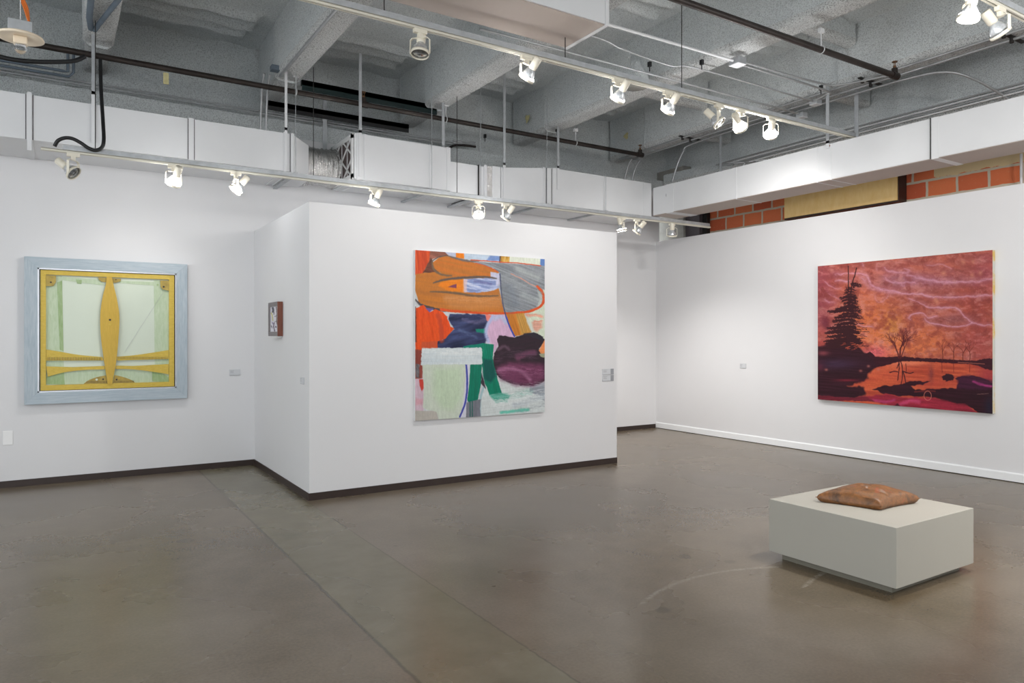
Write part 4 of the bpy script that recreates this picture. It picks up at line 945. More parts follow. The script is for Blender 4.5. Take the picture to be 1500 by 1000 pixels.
def to_land(u, v): return (u-1190)*8.333, (v-360)*8.333
def paint_land(ax, ay):
    c = Canvas(ax, ay, (180, 92, 78)); P = c.poly; S = c.stroke
    one = np.ones(ax.shape)
    def g(cx, cy, rx, ry): return np.exp(-(((ax-cx)/rx)**2+((ay-cy)/ry)**2))
    c.blend(one, (172,90,80), .16, 4, 320, 90, 3, col2=(188,98,76), k2=.8)
    c.blend(g(80, 700, 260, 700)*.85, (140,66,84), .12, 0, 200, 80, 4)
    c.blend(g(700, 900, 420, 420)*.8, (206,112,66), .10, 90, 240, 60, 5)
    c.blend(g(1050, 1200, 700, 230)*.95, (220,122,74), .08, 90, 200, 40, 6)
    c.blend(g(760, 1300, 200, 90)*.9, (222,104,116), .08, 0, 200, 40, 7)
    c.blend(g(2000, 800, 260, 420)*.8, (150,66,56), .15, 80, 200, 50, 8)
    c.blend(g(2050, 1150, 260, 260)*.6, (172,80,78), .1, 0, 200, 50, 9)
    c.blend(g(1050, 430, 360, 130)*.8, (152,100,116), .2, 3, 240, 30, 10)
    c.blend(g(1500, 420, 420, 90)*.6, (166,108,130), .2, 3, 240, 30, 11)
    c.blend(g(1750, 900, 280, 80)*.6, (140,90,96), .15, 3, 240, 40, 12)
    c.blend(g(980, 980, 120, 180)*.6, (200,140,70), .2, 90, 80, 40, 13)
    c.blend(g(2100, 330, 160, 260)*.6, (150,70,84), .2, 0, 80, 60, 14)
    n1 = fbm(ax/120, ay/60, 31, 5); c.blend(np.clip((n1-.55)*3, 0, .5), (208,140,132))
    n2 = fbm(ax/90, ay/120, 41, 5); c.blend(np.clip((n2-.58)*4, 0, .55), (132,58,52))
    n3 = fbm(ax/26, ay/26, 43, 3); c.blend(np.clip((n3-.78)*4, 0, .3), (220,160,140))
    n5 = fbm(ax/60+n1*3, ay/34+n2*2, 47, 5); c.blend(np.clip((n5-.52)*3.2, 0, .30), (128,56,58)); c.blend(np.clip((.42-n5)*3.2, 0, .35), (206,128,124))
    for (x, y) in ((1840,200),(1960,190),(2050,330),(1950,360),(1740,440),(1500,650),(1520,680),(1600,330),(700,1560-400)):
        c.blend(g(x, y, 26, 30)*.5, (222,150,120))
    sw = (212,156,176)
    for pts, w, a in (([(270,345),(480,340),(650,352),(690,440),(760,500),(900,540),(1083,578),(1300,590),(1500,625),(1750,622),(2000,612),(2195,600)], 20, .85),
        ([(880,270),(930,310),(1040,325),(1140,330),(1190,300),(1130,290)], 20, .7), ([(890,390),(940,430),(1083,450),(1150,440),(1250,450)], 20, .7),
        ([(1150,360),(1300,385),(1450,420),(1650,445),(1900,440),(2195,408)], 26, .8), ([(1180,650),(1330,700),(1420,745),(1600,752),(1750,752),(1830,830),(1930,930),(2050,955),(2195,975)], 16, .8),
        ([(1190,905),(1170,880),(1220,835),(1320,820),(1380,850),(1420,880),(1520,850)], 14, .85), ([(1370,890),(1430,935),(1560,965),(1750,985),(1880,965),(1950,940)], 14, .85),
        ([(290,430),(380,430),(465,424)], 16, .8), ([(150,430),(190,480),(290,512),(350,520)], 12, .6), ([(200,580),(290,630),(330,660)], 12, .5), ([(150,650),(200,690),(270,690)], 16, .6),
        ([(540,965),(640,975),(750,990)], 14, .7), ([(600,390),(640,420)], 16, .7), ([(1390,240),(1560,225),(1640,250),(1690,280)], 20, .5), ([(640,450),(740,530),(1000,560)], 34, .4), ([(770,600),(800,690),(900,640),(930,590)], 16, .35), ([(1083,470),(1100,500),(1130,490)], 18, .5),
        ([(780,230),(790,300)], 18, .3), ([(600,210),(620,250)], 16, .6)):
        sd_ = int(pts[0][0]) % 97; S(pts, w*2.6, (186,120,140), w*2.6, 16, 80, alpha=a*.45, seed=sd_); S(pts, w*.9, sw, w*1.1, 16, 70, alpha=a, taper=.5, dry=.22, seed=sd_+1)
    # water
    P([(40,1400),(800,1385),(1083,1395),(1700,1405),(2230,1400),(2230,2080),(40,2080)], (186,76,56), 12, 5, var=.16, ang=3, sl=260, sw=26, seed=50, col2=(204,98,66), k2=.6)
    c.blend(g(1150, 1430, 260, 36)*.9, (226,128,96)); c.blend(g(850, 1680, 200, 60)*.8, (212,98,62), .1, 3, 200, 20, 52)
    c.blend(g(2150, 1600, 160, 200)*.7, (150,50,64)); c.blend(g(1500, 1680, 300, 40)*.6, (176,66,56))
    dk = (58,24,34)
    # far shore
    P([(640,1320),(700,1290),(740,1310),(770,1350),(900,1358),(1020,1350),(1150,1350),(1250,1366),(1500,1375),(1750,1392),(2000,1400),(2090,1378),(2230,1372),(2230,1520),(2110,1500),(2020,1460),(1900,1440),(1700,1432),(1500,1418),(1250,1406),(1083,1410),(960,1440),(850,1470),(700,1500),(560,1480)], dk, 8, 7, 24, var=.15, seed=55)
    S([(1780,1420),(1900,1428),(2100,1440)], 8, (190,110,90), 5, 3, seed=56, alpha=.8)
    # dark left land
    P([(40,1240),(200,1170),(420,1180),(560,1230),(640,1300),(720,1400),(820,1440),(720,1520),(660,1620),(560,1680),(420,1700),(640,1730),(640,1820),(500,1860),(40,1850)], (52,24,34), 26, 26, 60, var=.3, seed=57, ang=5)
    c.blend(g(300, 1440, 260, 60)*.6, (70,52,82), .2, -12, 200, 20, 58)
    c.blend(g(130, 1310, 70, 30)*.7, (150,72,80)); c.blend(g(110, 1180, 60, 40)*.7, (176,74,70)); c.blend(g(120, 1020, 60, 40)*.6, (200,92,84))
    c.blend(g(420, 1640, 150, 16)*.7, (140,40,56)); c.blend(g(90, 1480, 50, 60)*.5, (110,44,64))
    for (x, y) in ((685,1468),(590,1525),(805,1508),(170,1512)): c.blend(g(x, y, 20, 16)*.7, (186,110,100))
    # pine
    pn = (56,26,32)
    S([(438,250),(440,420),(432,640)], 11, pn, 4, 4, seed=60, curve=False); S([(540,270),(515,370),(480,480),(450,700)], 14, pn, 5, 5, seed=61)
    rnd = np.random.RandomState(5)
    rows = [(470,480,612,26),(492,500,600,20),(540,390,540,16),(570,370,540,18),(600,420,550,24),(632,320,575,34),(665,340,560,34),(700,380,560,36),(735,400,590,34),(760,250,560,44),(795,180,540,46),(800,520,598,24),(835,310,570,44),(870,240,585,44),(910,240,560,44),(955,250,550,50),(1000,160,540,60),(1040,170,520,60),(1060,120,600,44),(1100,150,560,60),(1150,120,620,60),(1185,140,645,60),(1230,90,560,60)]
    for i, (y, xa, xb, w) in enumerate(rows):
        for k in range(3):
            x0 = xa+rnd.rand()*.12*(xb-xa); x1 = xb-rnd.rand()*.12*(xb-xa); cx = 455
            S([(x0, y+10+rnd.randn()*6), (min(max(cx, x0+5), x1-5), y-12), (x1, y+8+rnd.randn()*8)], w*(.55+.3*rnd.rand()), pn, 6, 18, 16, taper=.75, alpha=.95, seed=70+i*3+k)
    for k in range(50):
        y = 500+rnd.rand()*750; half = 30+(y-450)*.34; sgn = -1 if rnd.rand() < .5 else 1; x = 450+sgn*half*(.6+.5*rnd.rand())
        S([(450, y-10), (x, y+rnd.randn()*10)], 7, pn, 4, 8, 14, alpha=.9, seed=200+k)
    c.blend(g(160, 940, 60, 90)*.75, (96,38,54), .2, 0, 40, 30, 62)
    for k in range(26):
        x = 330+rnd.rand()*280; y = 1180+rnd.rand()*90; S([(x, y), (x+25+rnd.rand()*20, y-5)], 6, (206,92,64), 4, 5, alpha=.7, seed=300+k)
    # bare trees
    def tree(x, y, L, ang, w, depth, col, seed, spread=.5, flip=1):
        r = np.random.RandomState(seed)
        def rec(x, y, L, a, w, d):
            x2 = x+math.sin(a)*L; y2 = y-flip*math.cos(a)*L
            S([(x, y), ((x+x2)/2+r.randn()*L*.05, (y+y2)/2), (x2, y2)], max(w, 3.2), col, 3.5, 1, alpha=.9 if d > 1 else .55, seed=seed)
            if d == 0: return
            for q in range(3 if d > 2 else 2): rec(x2, y2, L*(.62+.2*r.rand()), a+spread*(r.rand()*2-1)*1.25, w*.62, d-1)
        rec(x, y, L, ang, w, depth)
    tree(1050, 1370, 110, -.25, 16, 4, (88,34,38), 3, .62); tree(1068, 1370, 120, .05, 20, 4, (84,30,36), 4, .55); tree(1078, 1370, 130, .35, 13, 4, (88,34,38), 8, .6)
    for x, h, sd in ((1583, 70, 11), (1722, 66, 12), (1838, 62, 13), (1918, 66, 14)): tree(x, 1400, h*1.5, .02, 9, 3, (96,38,34), sd, .5)
    for (a, b) in (((1060,1400),(1040,1640)), ((1075,1400),(1100,1540)), ((1100,1540),(1080,1690)), ((1100,1520),(1140,1680)), ((1060,1400),(1030,1490))): S([a, ((a[0]+b[0])/2+8, (a[1]+b[1])/2), b], 11, dk, 4, 4, seed=90)
    S([(945,1545),(1000,1530),(1040,1535)], 12, dk, 6, 4, seed=91); S([(1110,1530),(1180,1555),(1230,1545)], 12, dk, 6, 4, seed=92); S([(1140,1440),(1145,1530)], 8, dk, 4, 3, seed=92)
    for x in (1580, 1722, 1920): S([(x, 1430), (x+2, 1540)], 8, (110,42,40), 5, 4, alpha=.8, seed=93)
    c.blend(g(1450, 1560, 30, 100)*.55, (100,50,60), .3, 90, 30, 10, 94)
    # shore fingers
    P([(740,1750),(900,1705),(1083,1700),(1180,1655),(1300,1650),(1440,1655),(1320,1695),(1200,1715),(1250,1760),(1480,1745),(1760,1735),(1790,1640),(1750,1610),(1900,1580),(2010,1590),(2230,1680),(2230,2080),(2080,2060),(1900,1960),(1560,1880),(1360,1830),(1083,1830),(860,1800)], (50,22,32), 10, 16, 50, var=.3, ang=4, seed=95)
    P([(1585,1590),(1640,1560),(1690,1565),(1735,1600),(1720,1640),(1640,1655),(1590,1630)], (54,26,36), 8, 10, 20, seed=96)
    P([(1770,1600),(1900,1575),(2230,1650),(2230,1760),(1760,1740)], (72,30,58), 30, 14, alpha=.7, var=.3, ang=8, seed=97)
    S([(1960,1655),(2060,1690),(2185,1712)], 26, (168,58,120), 18, 8, alpha=.85, var=.2, seed=98)
    S([(1250,1780),(1400,1768),(1500,1775)], 16, (150,56,50), 12, 6, alpha=.6, seed=99)
    P([(1560,1870),(1900,1950),(2050,2060),(1083,1990),(760,1900),(640,1830),(900,1810),(1100,1850),(1300,1850)], (150,42,60), 26, 16, 60, var=.25, ang=5, sl=220, sw=16, seed=100)
    S([(700,1880),(900,1900),(1000,1880)], 30, (176,64,112), 24, 6, alpha=.8, seed=101); S([(1083,1930),(1200,1890),(1300,1900)], 44, (196,72,112), 30, 8, alpha=.8, var=.2, seed=102)
    P([(40,1820),(500,1850),(640,1830),(760,1900),(500,1890),(40,1890)], (110,36,50), 14, 10, var=.3, seed=103)
    P([(1000,1950),(1040,1920),(1075,1960)], (70,26,40), 10, 4, seed=104)
    S([(1408+45*math.cos(a), 1828+56*math.sin(a)) for a in np.linspace(0, 6.283, 24)], 6, (206,120,104), 4, 2, curve=False, seed=105)
    c.blend(g(2160, 1960, 60, 110)*.8, (36,34,52)); S([(2010,1810),(2150,1802)], 5, (170,130,120), 4, 1, alpha=.7, seed=106)
    n4 = fbm(ax/14, ay/14, 77, 3)[..., None]; c.c = c.c*(1+(n4-.5)*.12)
    return c.c

GAIN = .88
# abstract on the partition
YA = YP-.035
p0 = onY(608.2, 366, YA); p1 = onY(797.8, 603.4, YA); p0b = onY(608.2, 616, YA)
ab = thing('abstract_painting', 'large abstract canvas in orange, grey, green and purple on the partition', 'painting', (p0[0], YA, p0b[2]))
W_, H_ = p1[0]-p0[0], p0[2]-(p0b[2]+p1[2])/2
o = canvas_mesh('painted_canvas', M['oil'], ab, (0, 0, 0), (1, 0, 0), (0, 0, -1), .001, .001, 1, 1, to_abs, paint_abs, GAIN)
bpy.data.objects.remove(o)
def painting(root, name, mat, corner, ux, W, H, nu, nv, toa, pf, inward, edge_mat, edge_label=None):
    o = canvas_mesh(name, mat, root, corner, ux, (0, 0, -1), W, H, nu, nv, toa, pf, GAIN if mat is M['oil'] else .97)
    o.location = -Vector(root.location)
    return o
painting(ab, 'painted_canvas', M['oil'], (p0[0], YA-.001, p0[2]), (1, 0, 0), W_, H_, 380, 480, to_abs, paint_abs, None, None)
MB().box(0, W_, 0, .034, 0, H_).build('canvas_edge', M['card'], ab).location = (0, 0, (p0[2]-H_)-ab.location.z)
# landscape on the right wall
XA = XR-.055
q0 = onX(1198, 389.8, XA); q1 = onX(1454, 366, XA); q2 = onX(1198, 585.5, XA); q3 = onX(1454, 605, XA)
zt = (q0[2]+q1[2])/2; zb = (q2[2]+q3[2])/2
ld = thing('landscape_painting', 'wide red and orange sunset lake painting with a dark pine on the right wall', 'painting', (XA, (q0[1]+q1[1])/2, zb))
painting(ld, 'painted_canvas', M['oil2'], (XA-.001, q0[1], zt), (0, -1, 0), q0[1]-q1[1], zt-zb, 480, 400, to_land, paint_land, None, None)
t = NT('paint_smeared_edge'); co = t.coord((1, 1, 1)); nz = t.noise(co, 4, 5, .7); r = t.ramp(nz, 'Fac', [(.35, rgb(190, 194, 192)[:3]), (.5, rgb(206, 204, 190)[:3]), (.62, rgb(212, 178, 92)[:3])]); t.l(r, 'Color', t.b, 'Base Color')
hw = (q0[1]-q1[1])/2
e = MB().box(0, .054, -hw, hw, 0, zt-zb).build('canvas_edge', t.m, ld); e['label'] = 'pale canvas edge smeared with yellow paint'

# small framed picture on the partition side
sf = thing('small_framed_picture', 'small thick wooden frame with a black and white painting on the partition side', 'painting', (XP0, 7.62, 1.51))
yA, yB, zA, zB, dpt = -.195, .195, 0.0, .352, .055
MB().box(-dpt, -.004, yA, yA+.016, zA, zB).build('frame_side', M['redwood'], sf)['label'] = 'red-brown frame side'
m = MB(); m.box(-dpt, -.004, yB-.016, yB, zA, zB).box(-dpt, -.004, yA+.016, yB-.016, zB-.016, zB).box(-dpt, -.004, yA+.016, yB-.016, zA, zA+.016)
m.build('frame_rail', M['greywood'], sf)
m = MB(); fw = .045
for b in ((yA+.016, yA+.03, zA+.016, zB-.016), (yB-.05, yB-.016, zA+.016, zB-.016), (yA+.03, yB-.05, zA+.016, zA+fw), (yA+.03, yB-.05, zB-fw, zB-.016)): m.box(-dpt+.003, -.02, *b)
m.build('inner_frame', M['greywood'], sf)
def paint_small(ax, ay):
    c = Canvas(ax, ay, (228, 226, 236)); S = c.stroke
    c.blend(np.ones(ax.shape), (226,224,234), .06, 80, 60, 20, 3)
    for pts, w, col in (([(280,300),(290,350),(280,380)], 40, (70,70,84)), ([(300,380),(300,430)], 14, (60,50,54)), ([(355,280),(360,400),(362,560),(370,640)], 16, (96,70,68)), ([(250,400),(270,470),(285,560)], 22, (206,200,130)), ([(395,300),(385,340)], 26, (60,66,90)),
        ([(310,480),(350,470),(400,440)], 8, (60,56,66)), ([(320,590),(360,580)], 12, (60,50,60)), ([(305,610),(300,700),(318,780)], 20, (84,66,90)), ([(250,670),(265,720)], 12, (70,66,90)), ([(340,690),(345,700)], 26, (60,56,80)), ([(400,480),(395,560)], 14, (110,104,130)), ([(270,600),(290,640)], 20, (150,140,180)), ([(375,640),(380,680)], 12, (60,50,60)), ([(395,760),(405,800)], 16, (90,90,120))):
        S(pts, w, col, 5, 8, 30, seed=len(pts)+int(w))
    return c.c
MB().box(-dpt+.012, -.004, yA+.02, yB-.02, zA+.02, zB-.02).build('backing_board', M['card'], sf)
o = canvas_mesh('painted_panel', M['oil'], sf, (XP0-dpt+.0105, 7.62+yB-.05, 1.51+zB-fw+.002), (0, -1, 0), (0, 0, -1), (yB-.05)-(yA+.03), zB-2*fw+.004, 60, 60, lambda u, v: ((u-380)*14.28, (v-430)*14.28), paint_small, GAIN)
o.location = -Vector(sf.location)
MB().box(-.05, -.004, -.16, .1, -.022, -.001).build('mount_block', M['card'], sf)

# yellow piece in blue frame
YFr = YB-.062
def fp(x, y, yy=None): # author coordinates of the close view -> (x,z)
    p = onY(20+x/4.0, 360+y/4.0, yy or YFr); return (p[0], p[2])
fa = thing('framed_artwork', 'yellow wooden relief on pale green ground in a wide blue-grey frame', 'artwork', (0, YFr, 0))
x0 = fp(62, 0)[0]; x1 = fp(1018, 0)[0]; zt_ = (fp(62, 62)[1]+fp(1018, 107)[1])/2; zb_ = (fp(62, 933)[1]+fp(1018, 890)[1])/2
ix0 = fp(152, 0)[0]; ix1 = fp(944, 0)[0]; izt = (fp(155, 138)[1]+fp(944, 172)[1])/2; izb = (fp(155, 850)[1]+fp(944, 822)[1])/2
def rel(o): o.location = -Vector(fa.location); return o
fy0, fy1 = YFr, YB-.004
def mitre(name, pts, mat): return rel(MB().prism(pts, 'y', fy0, fy1).build(name, M[mat], fa, bevel=.0015))
sxi = .018
a0, a1, az, bz = ix0-sxi, ix1+sxi, izt+sxi, izb-sxi
mitre('frame_rail', [(x0, zt_), (x1, zt_), (a1, az), (a0, az)], 'bluewood_h')
mitre('frame_rail', [(x0, zb_), (a0, bz), (a1, bz), (x1, zb_)], 'bluewood_h')
mitre('frame_rail', [(x0, zt_), (a0, az), (a0, bz), (x0, zb_)], 'bluewood_v')
mitre('frame_rail', [(x1, zt_), (x1, zb_), (a1, bz), (a1, az)], 'bluewood_v')
m = MB()
for b in ((a0, a1, az-sxi+.004, az), (a0, a1, bz, bz+sxi-.004), (a0, a0+sxi-.004, bz, az), (a1-sxi+.004, a1, bz, az)):
    m.box(b[0], b[1], YFr+.004, fy1, b[2], b[3])
rel(m.build('silver_slip', M['silver'], fa))
m = MB()
for b in ((ix0-.006, ix1+.006, izt, izt+.006), (ix0-.006, ix1+.006, izb-.006, izb), (ix0-.006, ix0, izb, izt), (ix1, ix1+.006, izb, izt)): m.box(b[0], b[1], YFr+.008, fy1, b[2], b[3])
rel(m.build('dark_slip', M['darkgap'], fa))
rel(MB().box(ix0, ix1, YB-.018, YB-.005, izb, izt).build('ground_panel', M['greenp'], fa))
wi, hi = ix1-ix0, izt-izb
def G(x, y):   # author px inside opening -> exact rectangle (x,z)
    u = (x-157)/(942-157); top = 145+(172-145)*u; bot = 850+(822-850)*u; v = (y-top)/(bot-top)
    # undo the perspective spread across the width using the true ray
    return (fp(x, 500)[0], izt-hi*v)
yb0 = YB-.019
def flat(name, pts, mat, d0, d1, lab=None):
    o = rel(MB().prism([G(*p) for p in pts], 'y', YB-.018-d1, YB-.018-d0).build(name, M[mat], fa))
    if lab: o['label'] = lab
    return o
flat('green_strip', [(188,178),(284,182),(296,810),(190,815)], 'greend', 0, .002)
flat('green_strip', [(252,180),(284,182),(292,620),(270,610)], 'greendd', .002, .003)
flat('green_strip', [(824,200),(912,205),(912,800),(830,790)], 'greend', 0, .002)
flat('green_patch', [(188,178),(500,200),(540,235),(290,205),(188,240)], 'greend', .003, .004)
flat('green_patch', [(610,205),(912,215),(912,262),(820,232),(620,218)], 'greend', .003, .004)
flat('green_patch', [(366,200),(400,202),(398,226),(372,224)], 'greendd', .004, .005)
flat('green_patch', [(190,772),(240,745),(296,742),(300,815),(190,812)], 'greendd', .004, .005)
flat('green_patch', [(812,735),(870,745),(912,770),(912,800),(815,795)], 'greendd', .004, .005)
flat('green_patch', [(296,745),(420,730),(560,728),(700,728),(812,738),(812,800),(296,812)], 'greend', .002, .0035)
# yellow ply: outer border
m = MB()
O4 = [(157,145),(942,172),(942,824),(157,850)]; I4 = [(189,173),(912,197),(912,796),(189,818)]
for i_ in range(4):
    j_ = (i_+1) % 4; m.prism([G(*O4[i_]), G(*O4[j_]), G(*I4[j_]), G(*I4[i_])], 'y', YB-.018-.026, YB-.018)
rel(m.build('ply_border', M['yply'], fa))
def smoothp(pts, n=6): return [tuple(p) for p in catmull2(pts, False, n)]
leftE = smoothp([(545,185),(540,230),(522,300),(510,380),(507,450),(512,540),(522,620),(532,690),(545,770),(553,815)])
rightE = smoothp([(578,188),(588,240),(605,310),(618,390),(620,450),(615,540),(608,620),(600,690),(585,770),(578,812)])
flat('fish_form', leftE+rightE[::-1], 'yply2', .022, .034, 'tall ochre fish-shaped form')
up = smoothp([(190,610),(260,620),(380,640),(520,652)]); flat('wing_rib', up+[(528,672),(190,674)], 'yply', .010, .020)
up = smoothp([(606,650),(700,642),(800,628),(910,610)]); flat('wing_rib', up+[(910,662),(608,672)], 'yply', .010, .020)
lo = smoothp([(535,725),(420,728),(300,742),(200,768)]); flat('wing_rib', [(190,708),(350,712),(535,704)]+lo, 'yply', .010, .020)
lo = smoothp([(598,722),(700,724),(820,738),(910,752)]); flat('wing_rib', [(910,692),(700,704),(600,702)][::-1]+lo[::-1], 'yply', .010, .020)
up = smoothp([(412,808),(440,788),(490,770),(540,760)]); flat('tail_fin', up+[(552,806),(412,812)], 'yplyd', .008, .018, 'olive tail fin')
up = smoothp([(592,758),(640,768),(690,786),(712,800)]); flat('tail_fin', up+[(712,803),(582,806)], 'yplyd', .008, .018, 'olive tail fin')
flat('corner_bracket', [(190,176),(248,180),(247,215),(232,240),(190,240)], 'yplyd', .018, .028)
flat('corner_bracket', [(860,202),(912,204),(912,262),(875,255),(862,240)], 'yplyd', .018, .028)
flat('corner_bracket', [(495,186),(548,190),(546,215),(515,212),(500,200)], 'yplyd', .010, .018)
flat('corner_bracket', [(582,192),(630,194),(628,208),(600,218),(584,216)], 'yplyd', .010, .018)
m = MB()
for k in range(34):
    x = 200+k*9.4; m.prism([G(x, 654), G(x+2.6, 654), G(x+2.6, 672), G(x, 672)], 'y', YB-.018-.0215, YB-.018-.0195)
for k in range(34):
    x = 616+k*8.6; m.prism([G(x, 650), G(x+2.2, 650), G(x+2.2, 664), G(x, 664)], 'y', YB-.018-.0215, YB-.018-.0195)
for k in range(14):
    x = 430+k*8.6; m.prism([G(x, 792), G(x+2.4, 792), G(x+2.4, 806), G(x, 806)], 'y', YB-.018-.0195, YB-.018-.0175)
for k in range(14):
    x = 590+k*8.6; m.prism([G(x, 790), G(x+2.4, 790), G(x+2.4, 802), G(x, 802)], 'y', YB-.018-.0195, YB-.018-.0175)
rel(m.build('saw_teeth', M['bbdark'], fa))
def dot(x, y, r, mat, d, lab=None):
    c_ = G(x, y); pts = [(c_[0]+r*math.cos(a), c_[1]+r*math.sin(a)) for a in np.linspace(0, 2*math.pi, 16, endpoint=False)]
    o = rel(MB().prism(pts, 'y', YB-.018-d-.002, YB-.018-d).build('round_hole', M[mat], fa));
    if lab: o['label'] = lab
for a in ((565,435,.011,'bbdark',.034), (565,460,.013,'yply',.034), (218,218,.009,'bbdark',.028), (880,240,.010,'bbdark',.028), (846,228,.011,'greendd',.005), (487,784,.011,'greenp',.018), (525,782,.009,'bbdark',.018), (604,784,.009,'bbdark',.018), (618,776,.009,'yply2',.020), (600,200,.006,'bbdark',.018)): dot(*a)
m = MB(); a_ = G(650, 625); b_ = G(880, 270)
m.tube([(a_[0], YB-.03, a_[1]), (b_[0], YB-.03, b_[1])], .0012, 6); rel(m.build('tension_wire', M['galv'], fa))
rel(MB().box(ix0-.004, ix1+.004, YFr+.0095, YFr+.0115, izb-.004, izt+.004).build('glazing', M['glass'], fa)) if False else None

# labels
def wall_label(label, c, w, h, axis, grey_end=False):
    t = thing('exhibit_label', label, 'label', c, 'small wall labels')
    m = MB(); lines = MB()
    if axis == 'y':
        m.box(-w/2, w/2, -.008, -.001, -h/2, h/2); lines.box(-w/2, w/2, -.0082, -.001, -h/2-.002, -h/2)  # grey strip along the lower edge painted as outline and shadow
        for i in range(3): lines.box(-w*.42, -w*.42+w*(.34, .26, .3)[i], -.0086, -.008, h*(.25-.18*i), h*(.25-.18*i)+h*.035)
    else:
        m.box(-.008, -.001, -w/2, w/2, -h/2, h/2); lines.box(-.0082, -.001, -w/2, w/2, -h/2-.002, -h/2)  # same painted outline and shadow strip for the side walls
        for i in range(3): lines.box(-.0086, -.008, w*.42-w*(.34, .26, .3)[i], w*.42, h*(.25-.18*i), h*(.25-.18*i)+h*.035)
    m.build('card', M['label'], t); lines.build('text_and_shadow', M['ink_shadow'], t)
    if grey_end:
        MB().box(w*.22, w/2, -.0088, -.008, -h/2, h/2).build('grey_block', M['cardback'], t)  # dark grey right end of the card
    return t
wall_label('white label on the back wall between the blue frame and the partition', (1.711, YB, 1.092), .12, .066, 'y')
wall_label('small white label near the outer corner on the partition side', (XP0, 6.73, 1.09), .11, .06, 'x')
wall_label('upper of the two labels at the right end of the partition', (5.47, YP, 1.092), .17, .066, 'y', True)
wall_label('lower of the two labels at the right end of the partition', (5.47, YP, 1.015), .17, .066, 'y', True)
wall_label('white label on the right wall left of the red painting', (XR, 6.92, 1.085), .11, .065, 'x')
sw = thing('switch_plate', 'white blank switch plate low on the back wall at the left edge', 'switch', (-.438, YB, .495))
MB().box(-.042, .042, -.007, -.001, -.07, .07).build('cover_plate', M['switch'], sw, bevel=.002)

# ================================================================= PLINTH AND CUSHION
pl = thing('plinth', 'low pale grey square plinth standing on the concrete floor', 'plinth', (4.51, 2.724, 0))
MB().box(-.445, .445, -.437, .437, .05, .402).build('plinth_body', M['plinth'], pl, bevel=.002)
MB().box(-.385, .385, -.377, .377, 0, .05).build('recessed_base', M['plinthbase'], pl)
def cushion_mat():
    t = NT('marbled_brown_hide'); co = t.coord(); n1 = t.noise(co, 7, 6, .65); n1.inputs['Distortion'].default_value = 1.2; n2 = t.noise(co, 34, 5, .7)
    r = t.ramp(n1, 'Fac', [(.30, rgb(70, 48, 36)[:3]), (.42, rgb(112, 76, 46)[:3]), (.50, rgb(142, 92, 50)[:3]), (.58, rgb(128, 88, 50)[:3]), (.66, rgb(156, 82, 50)[:3]), (.78, rgb(160, 132, 96)[:3])])
    r2 = t.ramp(n2, 'Fac', [(.3, (.55, .54, .52)), (.7, (1.02, 1.0, .96))]); m = t.mix(1, (r, 'Color'), (r2, 'Color'), 'MULTIPLY'); t.l(m, 2, t.b, 'Base Color')
    t.b.inputs['Roughness'].default_value = .42; t.bump(n2, 'Fac', .35, .006); return t.m
M['pillow'] = cushion_mat()
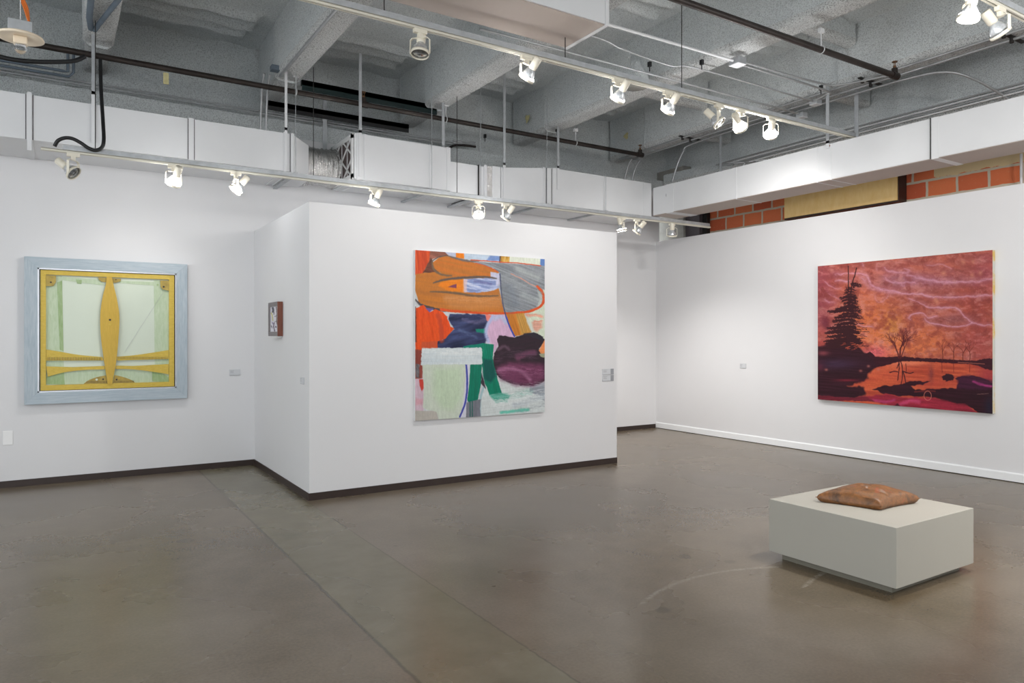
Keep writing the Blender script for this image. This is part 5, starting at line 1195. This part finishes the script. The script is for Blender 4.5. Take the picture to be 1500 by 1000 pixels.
def cushion():
    cs = [(4.370, 2.556), (4.800, 2.540), (4.70, 2.94), (4.248, 2.935)]
    n = 40; vs = []; zc = .402
    def P(s, t, side):
        # edge pulls in between the corners
        a = 1-.10*(1-abs(2*t-1)**2); b = 1-.10*(1-abs(2*s-1)**2)
        s2 = .5+(s-.5)*a; t2 = .5+(t-.5)*b
        x = (1-s2)*(1-t2)*cs[0][0]+s2*(1-t2)*cs[1][0]+s2*t2*cs[2][0]+(1-s2)*t2*cs[3][0]
        y = (1-s2)*(1-t2)*cs[0][1]+s2*(1-t2)*cs[1][1]+s2*t2*cs[2][1]+(1-s2)*t2*cs[3][1]
        e = (max(0, 1-(2*s-1)**2)*max(0, 1-(2*t-1)**2))**.36
        puck = .004*math.sin(9*s+4*t)*e+.003*math.sin(15*t-7*s+1)*e+.003*math.sin(26*s+11*t)*e
        crease = -.020*math.exp(-((s+.9*t-1.28)/.05)**2)*e-.018*math.exp(-((s-.32-.2*t)/.05)**2)*e*(1 if t < .5 else .4)
        rim = .020+.012*(abs(2*s-1)*abs(2*t-1))**2
        # near corner lies low, left tip lifts a little
        if side > 0: z = zc+rim+.003+(.094+puck+crease)*e
        else: z = zc+rim-(rim-.002)*min(1, e*3.2)
        return (x, y, z)
    grid = [[P(i/n, j/n, 1) for i in range(n+1)] for j in range(n+1)]; grid2 = [[P(i/n, j/n, -1) for i in range(n+1)] for j in range(n+1)]
    m = MB(); A_ = [p for r in grid for p in r]; B_ = [p for r in grid2 for p in r]; N = (n+1)**2; f = []
    for j in range(n):
        for i in range(n):
            a = j*(n+1)+i; f.append((a, a+1, a+n+2, a+n+1)); f.append((N+a, N+a+n+1, N+a+n+2, N+a+1))
    per = [i for i in range(n+1)]+[j*(n+1)+n for j in range(1, n+1)]+[n*(n+1)+i for i in range(n-1, -1, -1)]+[j*(n+1) for j in range(n-1, 0, -1)]
    for k in range(len(per)):
        a, b = per[k], per[(k+1) % len(per)]; f.append((a, b, N+b, N+a))
    m.add(A_+B_, f, True)
    o = m.build('cushion', M['pillow']); tag(o, 'crumpled brown marbled cushion lying on the low plinth', 'cushion'); return o
cushion()

# ================================================================= CAMERA, WORLD
w = bpy.data.worlds.new('World'); bpy.context.scene.world = w; w.use_nodes = True
bg = w.node_tree.nodes['Background']; bg.inputs['Color'].default_value = (.93, .97, 1.0, 1); bg.inputs['Strength'].default_value = 1.95
cam = bpy.data.cameras.new('camera'); co_ = bpy.data.objects.new('camera', cam); C.objects.link(co_)
cam.sensor_width = 36; cam.lens = 36*FPX/1500; cam.shift_y = -(500-VH)/1500*-1*-1
co_.location = (0, 0, EYE); co_.rotation_euler = (math.pi/2, 0, -TH)
cam.clip_start = .05
sc = bpy.context.scene; sc.camera = co_
sc.view_settings.view_transform = 'Standard'; sc.view_settings.look = 'None'; sc.view_settings.gamma = 1; sc.view_settings.exposure = .13
